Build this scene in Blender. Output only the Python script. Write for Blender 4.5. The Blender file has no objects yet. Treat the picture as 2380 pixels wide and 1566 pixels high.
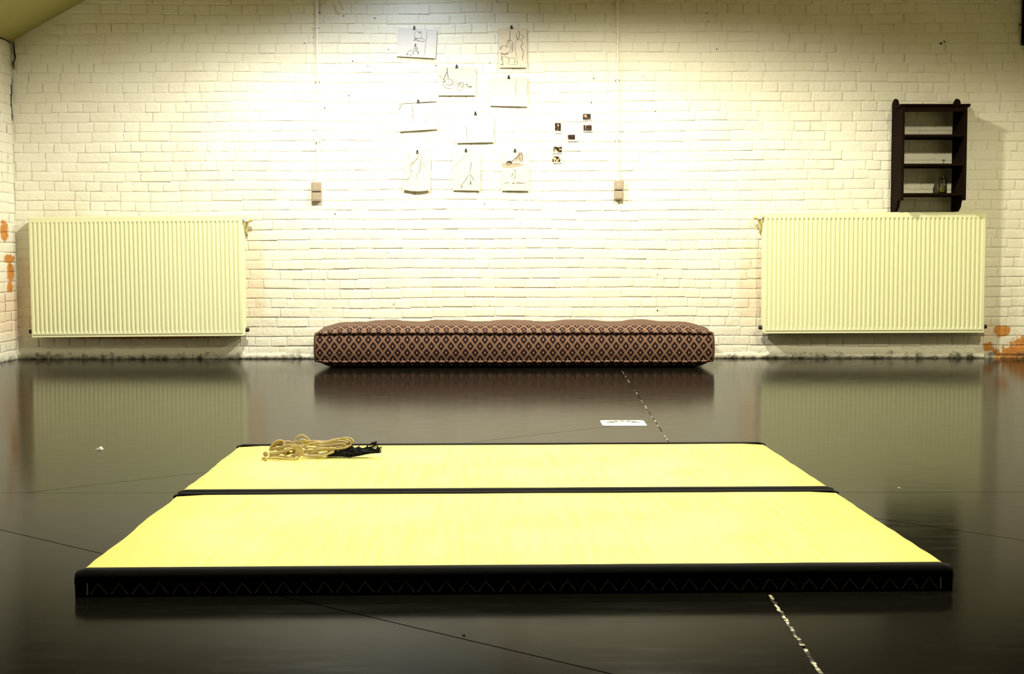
import bpy, math, random
from mathutils import Vector, Matrix, noise

random.seed(7)
scene = bpy.context.scene
col = scene.collection

# ------------------------------------------------------------------ camera
W, H = 2380, 1566
F_PX, CAM_D, CAM_H = 3102.17, 10.1204, 0.7686
YAW, PITCH, ROLL = -0.0029, 0.0597, -0.0012
fw = Vector((math.sin(YAW) * math.cos(PITCH), math.cos(YAW) * math.cos(PITCH), -math.sin(PITCH)))
r0 = Vector((math.cos(YAW), -math.sin(YAW), 0.0))
u0 = r0.cross(fw)
rt = r0 * math.cos(ROLL) + u0 * math.sin(ROLL)
up = u0 * math.cos(ROLL) - r0 * math.sin(ROLL)
CAM = Vector((0, -CAM_D, CAM_H))
cam_data = bpy.data.cameras.new('camera')
cam_data.sensor_fit = 'HORIZONTAL'
cam_data.sensor_width = 36.0
cam_data.lens = 36.0 * F_PX / W
cam_data.clip_start = 0.05
cam = bpy.data.objects.new('camera', cam_data)
cam.matrix_world = Matrix(((rt.x, up.x, -fw.x, CAM.x), (rt.y, up.y, -fw.y, CAM.y),
                           (rt.z, up.z, -fw.z, CAM.z), (0, 0, 0, 1)))
col.objects.link(cam)
scene.camera = cam

# ------------------------------------------------------------------ world and exposure
world = bpy.data.worlds.new('world')
scene.world = world
world.use_nodes = True
world.node_tree.nodes['Background'].inputs[0].default_value = (0.55, 0.5, 0.38, 1)
world.node_tree.nodes['Background'].inputs[1].default_value = 0.01
vs = scene.view_settings
vs.view_transform = 'Standard'
vs.look = 'None'
vs.gamma = 1.0
vs.use_curve_mapping = False
vs.exposure = 1.0

# ------------------------------------------------------------------ the room's lamps (shaded pendants just under the roof)
def lamp(name, loc, colour, watt, half_deg, blend, radius, target=None):
    l = bpy.data.lights.new(name, 'SPOT')
    l.color = colour
    l.energy = watt
    l.spot_size = math.radians(2 * half_deg)
    l.spot_blend = blend
    l.shadow_soft_size = radius
    o = bpy.data.objects.new(name, l)
    o.location = loc
    if target is not None:
        d = Vector(target) - Vector(loc)
        o.rotation_euler = d.to_track_quat('-Z', 'Y').to_euler()
    col.objects.link(o)
    return o

lamp('lamp_wall', (-1.25, -2.15, 2.98), (1.0, 0.97, 0.84), 225, 81, 0.40, 0.09)
lamp('lamp_wall.001', (0.78, -2.15, 2.98), (1.0, 0.94, 0.74), 205, 81, 0.40, 0.09)
lamp('lamp_wall.002', (3.10, -3.9, 3.0), (1.0, 0.94, 0.68), 205, 80.8, 0.30, 0.12)
lamp('lamp_cool', (-0.75, -0.75, 3.05), (0.62, 0.76, 1.0), 20, 74, 0.6, 0.08)
lamp('lamp_mat', (0.15, -6.4, 3.3), (1.0, 0.96, 0.72), 255, 55, 0.7, 0.12)


# ------------------------------------------------------------------ helpers
def ray(px, py):
    return fw + rt * ((px - W / 2) / F_PX) - up * ((py - H / 2) / F_PX)

def on_y(px, py, y=0.0):
    d = ray(px, py)
    return CAM + d * ((y - CAM.y) / d.y)

def on_z(px, py, z=0.0):
    d = ray(px, py)
    return CAM + d * ((z - CAM.z) / d.z)

def to_px(p):
    d = Vector(p) - CAM
    z = d.dot(fw)
    return W / 2 + F_PX * d.dot(rt) / z, H / 2 - F_PX * d.dot(up) / z


class MB:
    def __init__(self):
        self.v = []
        self.f = []
        self.uv = []

    def add(self, vs_, fs, uvs=None):
        b = len(self.v)
        self.v += [tuple(p) for p in vs_]
        for i, f in enumerate(fs):
            self.f.append([b + k for k in f])
            self.uv.append(uvs[i] if uvs else [(0, 0)] * len(f))
        return self

    def box(self, x0, x1, y0, y1, z0, z1):
        p = [(x0, y0, z0), (x1, y0, z0), (x1, y1, z0), (x0, y1, z0),
             (x0, y0, z1), (x1, y0, z1), (x1, y1, z1), (x0, y1, z1)]
        return self.add(p, [(0, 3, 2, 1), (4, 5, 6, 7), (0, 1, 5, 4), (1, 2, 6, 5), (2, 3, 7, 6), (3, 0, 4, 7)])

    def rbox(self, x0, x1, y0, y1, z0, z1, c):
        """box whose y0 face is chamfered by c on all four sides"""
        p = [(x0, y1, z0), (x1, y1, z0), (x1, y1, z1), (x0, y1, z1),
             (x0, y0 + c, z0), (x1, y0 + c, z0), (x1, y0 + c, z1), (x0, y0 + c, z1),
             (x0 + c, y0, z0 + c), (x1 - c, y0, z0 + c), (x1 - c, y0, z1 - c), (x0 + c, y0, z1 - c)]
        fs = [(0, 3, 2, 1), (8, 9, 10, 11)]
        for i in range(4):
            j = (i + 1) % 4
            fs += [(i, j, 4 + j, 4 + i), (4 + i, 4 + j, 8 + j, 8 + i)]
        return self.add(p, fs)

    def tube(self, path, r, n=8, closed=False, flat=None, caps=True):
        path = [Vector(p) for p in path]
        m = len(path)
        rings = []
        L = 0.0
        us = []
        prev = None
        for i in range(m):
            if closed:
                t = path[(i + 1) % m] - path[i - 1]
            else:
                t = path[min(i + 1, m - 1)] - path[max(i - 1, 0)]
            if t.length < 1e-9:
                t = Vector((1, 0, 0))
            t.normalize()
            if prev is None:
                a = Vector((0, 0, 1)) if abs(t.z) < 0.9 else Vector((0, 1, 0))
                nrm = (a - t * a.dot(t)).normalized()
            else:
                nrm = (prev - t * prev.dot(t))
                nrm = nrm.normalized() if nrm.length > 1e-6 else prev
            prev = nrm
            bi = t.cross(nrm)
            rr = r[i] if isinstance(r, (list, tuple)) else r
            rings.append([path[i] + (nrm * math.cos(2 * math.pi * k / n) * (flat or 1.0) +
                                     bi * math.sin(2 * math.pi * k / n)) * rr for k in range(n)])
            if i:
                L += (path[i] - path[i - 1]).length
            us.append(L)
        vv = [p for ring in rings for p in ring]
        fs, uvs = [], []
        for i in range(m if closed else m - 1):
            j = (i + 1) % m
            uj = us[j] if j else us[i] + (path[0] - path[i]).length
            for k in range(n):
                k2 = (k + 1) % n
                fs.append((i * n + k, i * n + k2, j * n + k2, j * n + k))
                uvs.append([(us[i], k / n), (us[i], (k + 1) / n), (uj, (k + 1) / n), (uj, k / n)])
        if not closed and caps:
            fs.append(tuple(range(n - 1, -1, -1)))
            uvs.append([(0, 0)] * n)
            fs.append(tuple((m - 1) * n + k for k in range(n)))
            uvs.append([(0, 0)] * n)
        return self.add(vv, fs, uvs)

    def lathe(self, prof, centre, axis='z', n=20):
        """prof: list of (radius, height along axis)"""
        c = Vector(centre)
        vv = []
        for (r, h) in prof:
            for k in range(n):
                a = 2 * math.pi * k / n
                ca, sa = r * math.cos(a), r * math.sin(a)
                if axis == 'z':
                    vv.append(c + Vector((ca, sa, h)))
                elif axis == 'y':
                    vv.append(c + Vector((ca, h, sa)))
                else:
                    vv.append(c + Vector((h, ca, sa)))
        fs = []
        for i in range(len(prof) - 1):
            for k in range(n):
                k2 = (k + 1) % n
                fs.append((i * n + k, i * n + k2, (i + 1) * n + k2, (i + 1) * n + k))
        fs.append(tuple(range(n)))
        fs.append(tuple((len(prof) - 1) * n + k for k in range(n)))
        return self.add(vv, fs)

    def prism(self, poly, axis, a, b):
        """poly: list of 2-D points; extruded along axis from a to b"""
        n = len(poly)
        def pt(q, h):
            if axis == 'x':
                return (h, q[0], q[1])
            if axis == 'y':
                return (q[0], h, q[1])
            return (q[0], q[1], h)
        vv = [pt(q, a) for q in poly] + [pt(q, b) for q in poly]
        fs = [tuple(range(n)), tuple(range(2 * n - 1, n - 1, -1))]
        for i in range(n):
            j = (i + 1) % n
            fs.append((i, i + n, j + n, j))
        return self.add(vv, fs)

    def mesh(self, name, mat, origin=(0, 0, 0), smooth=False, angle=None):
        me = bpy.data.meshes.new(name)
        o = Vector(origin)
        me.from_pydata([Vector(p) - o for p in self.v], [], self.f)
        if any(any(c != (0, 0) for c in u) for u in self.uv):
            lay = me.uv_layers.new(name='UVMap')
            k = 0
            for fuv in self.uv:
                for c in fuv:
                    lay.data[k].uv = c
                    k += 1
        me.update()
        import bmesh
        bm = bmesh.new()
        bm.from_mesh(me)
        bmesh.ops.recalc_face_normals(bm, faces=bm.faces)
        bm.to_mesh(me)
        bm.free()
        if mat:
            me.materials.append(mat)
        if smooth:
            me.polygons.foreach_set('use_smooth', [True] * len(me.polygons))
            if angle:
                try:
                    me.set_sharp_from_angle(angle=math.radians(angle))
                except Exception:
                    pass
        return me

    def build(self, name, mat, parent=None, smooth=False, angle=None, origin=None):
        org = Vector(origin) if origin is not None else (world_loc(parent) if parent else Vector((0, 0, 0)))
        me = self.mesh(name, mat, org, smooth, angle)
        o = bpy.data.objects.new(name, me)
        col.objects.link(o)
        if parent:
            o.parent = parent
            o.location = org - world_loc(parent)
        else:
            o.location = org
        return o


def world_loc(o):
    p = Vector(o.location)
    while o.parent:
        o = o.parent
        p += o.location
    return p

def tag(o, label, cat, group=None):
    o['label'] = label
    o['category'] = cat
    if group:
        o['group'] = group
    return o

def thing(name, loc, label, cat, group=None):
    o = bpy.data.objects.new(name, None)
    o.location = loc
    o.empty_display_size = 0.05
    col.objects.link(o)
    return tag(o, label, cat, group)

def structure(o):
    o['kind'] = 'structure'
    return o


# ------------------------------------------------------------------ materials
class NT:
    """small wrapper for node trees"""
    def __init__(self, name):
        self.m = bpy.data.materials.new(name)
        self.m.use_nodes = True
        self.t = self.m.node_tree
        self.b = self.t.nodes['Principled BSDF']

    def n(self, kind, **kw):
        nd = self.t.nodes.new(kind)
        for k, v in kw.items():
            setattr(nd, k, v)
        return nd

    def l(self, a, b):
        self.t.links.new(a, b)

    def val(self, sock, v):
        if hasattr(v, 'is_linked') or isinstance(v, bpy.types.NodeSocket):
            self.l(v, sock)
        else:
            sock.default_value = v

    def math(self, op, a, b=None, c=None, clamp=False):
        nd = self.n('ShaderNodeMath', operation=op, use_clamp=clamp)
        self.val(nd.inputs[0], a)
        if b is not None:
            self.val(nd.inputs[1], b)
        if c is not None:
            self.val(nd.inputs[2], c)
        return nd.outputs[0]

    def mix(self, fac, a, b):
        nd = self.n('ShaderNodeMix', data_type='RGBA')
        self.val(nd.inputs[0], fac)
        for s, v in ((nd.inputs[6], a), (nd.inputs[7], b)):
            if isinstance(v, (tuple, list)):
                s.default_value = (*v[:3], 1)
            else:
                self.l(v, s)
        return nd.outputs[2]

    def pos(self):
        return self.n('ShaderNodeNewGeometry').outputs['Position']

    def obj(self):
        return self.n('ShaderNodeTexCoord').outputs['Object']

    def vscale(self, vec, s):
        nd = self.n('ShaderNodeVectorMath', operation='MULTIPLY')
        self.l(vec, nd.inputs[0])
        nd.inputs[1].default_value = s
        return nd.outputs[0]

    def noise(self, vec, scale, detail=3, rough=0.5):
        nd = self.n('ShaderNodeTexNoise')
        self.l(vec, nd.inputs['Vector'])
        nd.inputs['Scale'].default_value = scale
        nd.inputs['Detail'].default_value = detail
        nd.inputs['Roughness'].default_value = rough
        return nd.outputs['Fac']

    def ramp(self, v, a, b, lo=0.0, hi=1.0):
        nd = self.n('ShaderNodeMapRange')
        self.val(nd.inputs[0], v)
        nd.inputs[1].default_value = a
        nd.inputs[2].default_value = b
        nd.inputs[3].default_value = lo
        nd.inputs[4].default_value = hi
        return nd.outputs[0]

    def bump(self, h, strength, dist, normal=None):
        nd = self.n('ShaderNodeBump')
        self.l(h, nd.inputs['Height'])
        nd.inputs['Strength'].default_value = strength
        nd.inputs['Distance'].default_value = dist
        if normal is not None:
            self.l(normal, nd.inputs['Normal'])
        self.l(nd.outputs[0], self.b.inputs['Normal'])
        return nd.outputs[0]

    def set(self, colour=None, rough=None, metal=None, spec=None):
        if colour is not None:
            if isinstance(colour, (tuple, list)):
                self.b.inputs['Base Color'].default_value = (*colour[:3], 1)
            else:
                self.l(colour, self.b.inputs['Base Color'])
        if rough is not None:
            self.val(self.b.inputs['Roughness'], rough)
        if metal is not None:
            self.b.inputs['Metallic'].default_value = metal
        if spec is not None:
            self.b.inputs['Specular IOR Level'].default_value = spec
        return self


def simple(name, colour, rough=0.6, var=0.12, scale=12.0, bump=0.1, bscale=60.0, dist=0.002, metal=0.0, spec=0.4):
    t = NT(name)
    p = t.obj()
    n = t.noise(p, scale)
    dark = tuple(c * (1 - var) for c in colour)
    lite = tuple(min(1, c * (1 + var)) for c in colour)
    t.set(t.mix(n, dark, lite), rough, metal, spec)
    if bump:
        t.bump(t.noise(p, bscale, 4), bump, dist)
    return t.m


def ellipsoid_mask(t, p, spots, namp=0.55, nscale=22.0, soft=0.06):
    """1 inside irregular blots around the given spots"""
    acc = None
    for c, r in spots:
        s = t.n('ShaderNodeVectorMath', operation='SUBTRACT')
        t.l(p, s.inputs[0])
        s.inputs[1].default_value = c
        d = t.n('ShaderNodeVectorMath', operation='DIVIDE')
        t.l(s.outputs[0], d.inputs[0])
        d.inputs[1].default_value = r
        ln = t.n('ShaderNodeVectorMath', operation='LENGTH')
        t.l(d.outputs[0], ln.inputs[0])
        v = t.math('SUBTRACT', 1.0, ln.outputs['Value'])
        acc = v if acc is None else t.math('MAXIMUM', acc, v)
    n = t.noise(p, nscale, 4, 0.6)
    acc = t.math('ADD', acc, t.math('MULTIPLY', t.math('SUBTRACT', n, 0.5), namp))
    return t.ramp(acc, 0.0, soft)


def wall_paint(name, bare_spots, rust_spots):
    t = NT(name)
    p = t.pos()
    n1 = t.noise(p, 2.3, 4)
    n2 = t.noise(p, 14.0, 4)
    c = t.mix(t.ramp(n1, 0.3, 0.7), (0.80, 0.755, 0.60), (0.86, 0.825, 0.69))
    c = t.mix(t.ramp(n2, 0.55, 0.75, 0, 0.35), c, (0.80, 0.73, 0.58))
    # pinkish-brown worn tint beside the radiators
    tint = ellipsoid_mask(t, p, rust_spots, 0.9, 9.0, 0.55)
    c = t.mix(t.math('MULTIPLY', tint, 0.42), c, (0.74, 0.47, 0.27))
    # bare orange brick where the paint has come off
    bare = ellipsoid_mask(t, p, bare_spots, 1.3, 24.0, 0.22)
    orange = t.mix(t.noise(p, 40.0, 4), (0.50, 0.17, 0.03), (0.72, 0.34, 0.09))
    c = t.mix(bare, c, orange)
    # damp dirt low down
    sx = t.n('ShaderNodeSeparateXYZ')
    t.l(p, sx.inputs[0])
    low = t.ramp(sx.outputs[2], 0.11, 0.0)
    dirt = t.ramp(t.math('ADD', t.noise(p, 16.0, 5, 0.65), t.math('MULTIPLY', low, 0.35)), 0.74, 0.92)
    dirt = t.math('MULTIPLY', dirt, t.ramp(low, 0.0, 0.35))
    c = t.mix(t.math('MULTIPLY', dirt, 0.85), c, (0.07, 0.065, 0.05))
    t.set(c, 0.62, spec=0.3)
    h = t.math('ADD', t.math('MULTIPLY', t.noise(p, 30.0, 5, 0.6), 1.0), t.math('MULTIPLY', t.noise(p, 130.0, 3), 0.3))
    t.bump(h, 0.8, 0.006)
    return t.m


LEFT_X, RIGHT_X, RIDGE_X = -3.79, 4.35, 0.28
EAVE_Z, SLOPE = 2.385, 0.545
BACK_Y = -14.0
def roof_z(x):
    return EAVE_Z + SLOPE * (x - LEFT_X) if x < RIDGE_X else EAVE_Z + SLOPE * (RIGHT_X - x)

M = {}
M['paint'] = wall_paint('white_painted_brick',
    [((3.84, 0, 0.02), (0.24, 0.3, 0.10)), ((3.95, 0, 0.08), (0.24, 0.3, 0.12)), ((3.685, 0, 0.205), (0.075, 0.2, 0.048)),
     ((3.585, 0, 0.085), (0.050, 0.2, 0.040)), ((-2.9, 0, 0.17), (0.7, 0.1, 0.02)),
     ((LEFT_X, -0.22, 0.97), (0.1, 0.09, 0.085)), ((LEFT_X, -0.14, 0.76), (0.1, 0.11, 0.04)),
     ((LEFT_X, -0.12, 0.66), (0.1, 0.08, 0.09)), ((LEFT_X, -0.14, 0.55), (0.1, 0.07, 0.05))],
    [((-1.98, 0, 0.62), (0.12, 0.3, 0.42)), ((1.78, 0, 0.55), (0.13, 0.3, 0.45)), ((LEFT_X, -0.15, 0.35), (0.2, 0.4, 0.28)),
     ((-2.9, 0, 0.2), (1.0, 0.2, 0.12)), ((3.6, 0, 0.2), (0.15, 0.2, 0.1))])
M['plain_wall'] = simple('cream_plaster', (0.62, 0.57, 0.42), 0.7, 0.08, 3)
M['roof'] = simple('olive_cream_ceiling_paint', (0.40, 0.37, 0.12), 0.75, 0.08, 2.5, 0.15, 20)
M['radiator'] = simple('cream_enamel', (0.80, 0.80, 0.50), 0.38, 0.02, 3, 0.03, 120, 0.0005)
M['rad_dark'] = simple('dark_gap', (0.05, 0.045, 0.03), 0.7)
M['black_plastic'] = simple('black_plastic', (0.015, 0.014, 0.013), 0.45, 0.1, 30, 0.05)
M['valve'] = simple('aged_ivory_plastic', (0.78, 0.66, 0.28), 0.4, 0.06, 40, 0.03)
M['valve_cap'] = simple('white_cap', (0.86, 0.85, 0.76), 0.35, 0.03, 40, 0.02)
M['metal'] = simple('dull_metal', (0.30, 0.28, 0.24), 0.4, 0.15, 40, 0.1, metal=0.8)
M['wood'] = simple('dark_stained_wood', (0.010, 0.0048, 0.0024), 0.85, 0.35, 7, 0.25, 25, 0.002, spec=0.04)
M['socket'] = simple('taupe_plastic', (0.36, 0.29, 0.20), 0.55, 0.04, 20, 0.03)
M['conduit'] = simple('white_conduit_paint', (0.85, 0.81, 0.70), 0.5, 0.04, 12, 0.05)
M['paper'] = simple('sketch_paper', (0.64, 0.61, 0.46), 0.8, 0.03, 9, 0.08, 60, 0.001)
M['paper_pink'] = simple('pale_pink_sketch_paper', (0.68, 0.63, 0.58), 0.8, 0.03, 9, 0.08, 60, 0.001)
M['paper_fold'] = simple('yellowed_paper', (0.70, 0.61, 0.46), 0.8, 0.05, 9, 0.05, 60, 0.001)
M['ink'] = simple('dark_ink', (0.05, 0.035, 0.025), 0.8, 0.3, 80, 0)
M['ink_brown'] = simple('brown_ink', (0.15, 0.085, 0.035), 0.8, 0.3, 80, 0)
M['ink_wash'] = simple('grey_ink_wash', (0.40, 0.31, 0.20), 0.8, 0.4, 50, 0)
M['print_white'] = simple('photo_paper', (0.85, 0.82, 0.70), 0.4, 0.02, 9, 0)
M['clip'] = simple('black_clip_steel', (0.02, 0.018, 0.015), 0.35, 0.1, 60, 0.02)
M['wire'] = simple('wire_insulation', (0.55, 0.42, 0.20), 0.5, 0.1, 40, 0)
M['nail'] = simple('rusty_nail', (0.03, 0.022, 0.016), 0.7, 0.3, 60, 0)
M['crack'] = simple('dark_crack', (0.012, 0.010, 0.008), 0.9, 0.2, 60, 0)
M['border'] = simple('black_cotton_binding', (0.007, 0.0066, 0.006), 0.85, 0.35, 160, 0.3, 320, 0.001, spec=0.08)
M['thread'] = simple('white_thread', (0.62, 0.57, 0.48), 0.7, 0.25, 30, 0)
M['red_thread'] = simple('dull_red_thread', (0.06, 0.008, 0.008), 0.8, 0.2, 60, 0)
M['black_yarn'] = simple('black_yarn', (0.008, 0.008, 0.008), 0.85, 0.3, 200, 0.3, 500, 0.001, spec=0.15)
M['white_plate'] = simple('white_enamel_plate', (0.85, 0.83, 0.70), 0.3, 0.04, 20, 0.05)
M['slot'] = simple('dark_drain_slot', (0.02, 0.016, 0.010), 0.7, 0.2, 60, 0)
M['scrap'] = simple('white_scrap', (0.86, 0.83, 0.70), 0.7, 0.05, 30, 0.1)
M['leaf'] = simple('dried_leaf', (0.05, 0.045, 0.025), 0.8, 0.3, 80, 0)


def floor_mat():
    t = NT('polished_dark_concrete')
    p = t.pos()
    n = t.noise(p, 1.1, 5, 0.6)
    n2 = t.noise(t.vscale(p, (3.0, 14.0, 3.0)), 2.0, 5, 0.6)
    c = t.mix(t.ramp(n, 0.3, 0.7), (0.0035, 0.0031, 0.0023), (0.0065, 0.0058, 0.0041))
    c = t.mix(t.ramp(n2, 0.55, 0.8, 0, 0.5), c, (0.014, 0.0125, 0.0095))
    scr = t.ramp(t.noise(t.vscale(p, (2.0, 30.0, 1.0)), 5.0, 2, 0.4), 0.74, 0.80)
    c = t.mix(t.math('MULTIPLY', scr, 0.25), c, (0.06, 0.055, 0.045))
    t.set(c, t.ramp(n2, 0.3, 0.8, 0.10, 0.17), spec=0.020)
    t.b.inputs['Specular Tint'].default_value = (1.0, 0.86, 0.68, 1)
    t.bump(t.noise(p, 7.0, 3), 0.03, 0.004)
    return t.m
M['floor'] = floor_mat()

def joint_mat(name, dark, light, thr):
    t = NT(name)
    p = t.pos()
    t.set(t.mix(t.ramp(t.noise(p, 16.0, 5, 0.7), thr, thr + 0.12), dark, light), 0.8, spec=0.2)
    t.bump(t.noise(p, 80.0, 4), 0.6, 0.004)
    return t.m
M['joint_dark'] = joint_mat('dark_joint_filler', (0.008, 0.007, 0.006), (0.06, 0.055, 0.04), 0.56)
M['joint_light'] = joint_mat('crumbling_white_joint_filler', (0.02, 0.016, 0.010), (0.80, 0.74, 0.55), 0.46)

def mat_straw():
    t = NT('woven_rush')
    p = t.obj()
    s = t.noise(t.vscale(p, (60.0, 2.2, 1.0)), 1.0, 5, 0.6)
    big = t.noise(p, 3.0, 3)
    c = t.mix(t.ramp(s, 0.35, 0.7), (0.80, 0.70, 0.12), (0.88, 0.81, 0.22))
    c = t.mix(t.ramp(big, 0.45, 0.7, 0, 0.5), c, (0.90, 0.85, 0.29))
    w = t.n('ShaderNodeTexWave', wave_type='BANDS', bands_direction='X')
    t.l(p, w.inputs['Vector'])
    w.inputs['Scale'].default_value = 42.0
    w.inputs['Distortion'].default_value = 0.6
    c = t.mix(t.math('MULTIPLY', w.outputs['Fac'], 0.10), c, (0.70, 0.50, 0.10))
    # the two long margins are a deeper, less faded yellow
    sx = t.n('ShaderNodeSeparateXYZ')
    t.l(p, sx.inputs[0])
    ed = t.ramp(t.math('ADD', t.math('ABSOLUTE', sx.outputs[0]), t.math('MULTIPLY', t.math('SUBTRACT', s, 0.5), 0.25)), 0.82, 1.02)
    c = t.mix(t.math('MULTIPLY', ed, 0.75), c, (0.82, 0.56, 0.10))
    t.set(c, 0.62, spec=0.25)
    t.bump(t.math('ADD', w.outputs['Fac'], s), 0.25, 0.002)
    return t.m
M['straw'] = mat_straw()
M['straw_side'] = simple('brown_straw_core', (0.36, 0.25, 0.09), 0.85, 0.3, 60, 0.5, 140, 0.003)

def rope_mat():
    t = NT('jute_rope')
    uv = t.n('ShaderNodeTexCoord').outputs['UV']
    sx = t.n('ShaderNodeSeparateXYZ')
    t.l(uv, sx.inputs[0])
    w = t.math('SINE', t.math('ADD', t.math('MULTIPLY', sx.outputs[0], 1500.0), t.math('MULTIPLY', sx.outputs[1], 6.2832)))
    w = t.ramp(w, -1.0, 1.0)
    n = t.noise(t.obj(), 90.0, 4)
    c = t.mix(w, (0.52, 0.40, 0.20), (0.76, 0.63, 0.38))
    c = t.mix(t.ramp(n, 0.4, 0.8, 0, 0.5), c, (0.40, 0.30, 0.14))
    t.set(c, 0.8, spec=0.2)
    t.bump(w, 0.6, 0.002)
    return t.m
M['rope'] = rope_mat()

def fabric_mat(pu=0.0672, pv=0.0905):
    t = NT('maroon_diamond_lattice_fabric')
    uv = t.n('ShaderNodeTexCoord').outputs['UV']
    sx = t.n('ShaderNodeSeparateXYZ')
    t.l(uv, sx.inputs[0])
    a = t.math('DIVIDE', sx.outputs[0], pu)
    b = t.math('DIVIDE', sx.outputs[1], pv)
    p = t.math('ADD', a, b)
    q = t.math('SUBTRACT', a, b)
    fp = t.math('SUBTRACT', t.math('FRACT', p), 0.5)      # 0 on the lattice line
    fq = t.math('SUBTRACT', t.math('FRACT', q), 0.5)
    ap = t.math('ABSOLUTE', fp)
    aq = t.math('ABSOLUTE', fq)
    dmin = t.math('MINIMUM', ap, aq)
    dmax = t.math('MAXIMUM', ap, aq)
    band = t.math('LESS_THAN', dmin, 0.122)
    core = t.math('LESS_THAN', dmin, 0.034)
    node = t.math('LESS_THAN', dmax, 0.122)
    dot = t.math('MULTIPLY', t.math('LESS_THAN', dmax, 0.085), t.math('GREATER_THAN', dmin, 0.022))
    # small x in the middle of each diamond
    cp = t.math('SUBTRACT', 0.5, ap)
    cq = t.math('SUBTRACT', 0.5, aq)
    cmin = t.math('MINIMUM', cp, cq)
    cmax = t.math('MAXIMUM', cp, cq)
    xm = t.math('MULTIPLY', t.math('LESS_THAN', cmin, 0.045), t.math('LESS_THAN', cmax, 0.150))
    xm = t.math('MULTIPLY', xm, t.math('GREATER_THAN', cmax, 0.028))
    var = t.noise(t.vscale(uv, (1, 1, 1)), 260.0, 2)
    ground = (0.014, 0.004, 0.0035)
    c = t.mix(band, ground, t.mix(var, (0.26, 0.145, 0.090), (0.38, 0.225, 0.145)))
    c = t.mix(core, c, (0.075, 0.018, 0.012))
    c = t.mix(node, c, (0.05, 0.015, 0.010))
    c = t.mix(dot, c, (0.62, 0.50, 0.36))
    c = t.mix(xm, c, (0.42, 0.23, 0.16))
    t.set(c, 0.72, spec=0.2)
    t.bump(t.math('ADD', band, t.math('MULTIPLY', var, 0.5)), 0.15, 0.001)
    return t.m
M['fabric'] = fabric_mat()
M['fabric_under'] = simple('dark_underside_cloth', (0.018, 0.010, 0.009), 0.8, 0.2, 40, 0.1)

def photo_mat(name, seed, warm):
    t = NT(name)
    p = t.obj()
    add = t.n('ShaderNodeVectorMath', operation='ADD')
    t.l(p, add.inputs[0])
    add.inputs[1].default_value = (seed, seed * 0.7, seed * 1.3)
    n = t.noise(add.outputs[0], 38.0, 3, 0.55)
    c = t.mix(t.ramp(n, 0.50, 0.60), (0.018, 0.010, 0.006), warm)
    c = t.mix(t.ramp(n, 0.64, 0.70), c, (0.85, 0.75, 0.55))
    t.set(c, 0.3, spec=0.4)
    return t.m

def glass_mat(name, colour, rough=0.05):
    t = NT(name)
    t.set(colour, rough)
    t.b.inputs['Transmission Weight'].default_value = 1.0
    t.b.inputs['IOR'].default_value = 1.45
    n = t.noise(t.obj(), 30.0, 2)
    t.bump(n, 0.05, 0.002)
    return t.m
M['glass'] = glass_mat('jar_glass', (0.74, 0.75, 0.66))
M['liquid'] = glass_mat('yellow_green_liquid', (0.80, 0.74, 0.22), 0.1)


# ================================================================== THE SETTING
# ------------------------------------------------------------------ floor: slabs between saw-cut joints
fl = MB()
fl.box(LEFT_X - 0.25, RIGHT_X + 0.25, BACK_Y - 0.2, 0.2, -0.2, -0.006)
floor = structure(fl.build('floor', M['joint_dark']))

def ja(y):          # joint running away from the camera, not quite square to the wall
    return 0.577 + (y + 7.1) * 0.0235
JE = -5.79         # joint parallel to the brick wall
XL, XR, YB, YF = LEFT_X, RIGHT_X, BACK_Y, 0.0
B1, B2 = (-2.20, JE), (ja(-8.0), -8.0)
C1, C2 = (-1.61, JE), (ja(-3.90), -3.90)
D1, D2 = (ja(JE), JE), (XR, -9.4)
slabs = [
    [(XL, JE), C1, C2, (ja(YF), YF), (XL, YF)],
    [C1, (ja(JE), JE), C2],
    [(ja(JE), JE), (XR, JE), (XR, YF), (ja(YF), YF)],
    [D1, D2, (XR, JE)],
    [D1, (ja(YB), YB), (XR, YB), D2],
    [B1, B2, (ja(JE), JE)],
    [(XL, JE), (XL, YB), (ja(YB), YB), B2, B1],
]
def inset(poly, d):
    area = sum(poly[i][0] * poly[(i + 1) % len(poly)][1] - poly[(i + 1) % len(poly)][0] * poly[i][1] for i in range(len(poly)))
    if area < 0:
        poly = poly[::-1]
    n = len(poly)
    out = []
    for i in range(n):
        p0, p1, p2 = Vector(poly[i - 1]), Vector(poly[i]), Vector(poly[(i + 1) % n])
        e1, e2 = (p1 - p0).normalized(), (p2 - p1).normalized()
        n1, n2 = Vector((-e1.y, e1.x)), Vector((-e2.y, e2.x))
        k = n1 + n2
        den = max(0.3, 1 + n1.dot(n2))
        out.append(tuple(p1 + k * (d / den)))
    return out
for s in slabs:
    b = MB()
    b.prism(inset(s, 0.0022), 'z', -0.02, 0.0)
    b.build('floor_slab', M['floor'], floor)
b = MB()      # crumbling pale filler in the joint that runs away from the camera
def ragged_strip(ya, yb, w, step=0.02, skip=0.1):
    k = int((yb - ya) / step)
    for i in range(k):
        y0 = ya + i * step
        if random.random() < skip:
            continue
        wl = w * random.uniform(0.5, 1.25)
        wr = w * random.uniform(0.5, 1.25)
        xj = ja(y0 + step / 2) + random.uniform(-0.3, 0.3) * w
        b.box(xj - wl, xj + wr, y0, y0 + step * random.uniform(0.8, 1.0), -0.006, random.uniform(0.0003, 0.0012))
ragged_strip(-9.4, -7.12, 0.0042)
b.build('joint_filler', M['joint_light'], floor)
b = MB()
ragged_strip(-5.0, -1.0, 0.0014, 0.09, 0.45)
b.build('joint_filler', M['joint_light'], floor)

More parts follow.
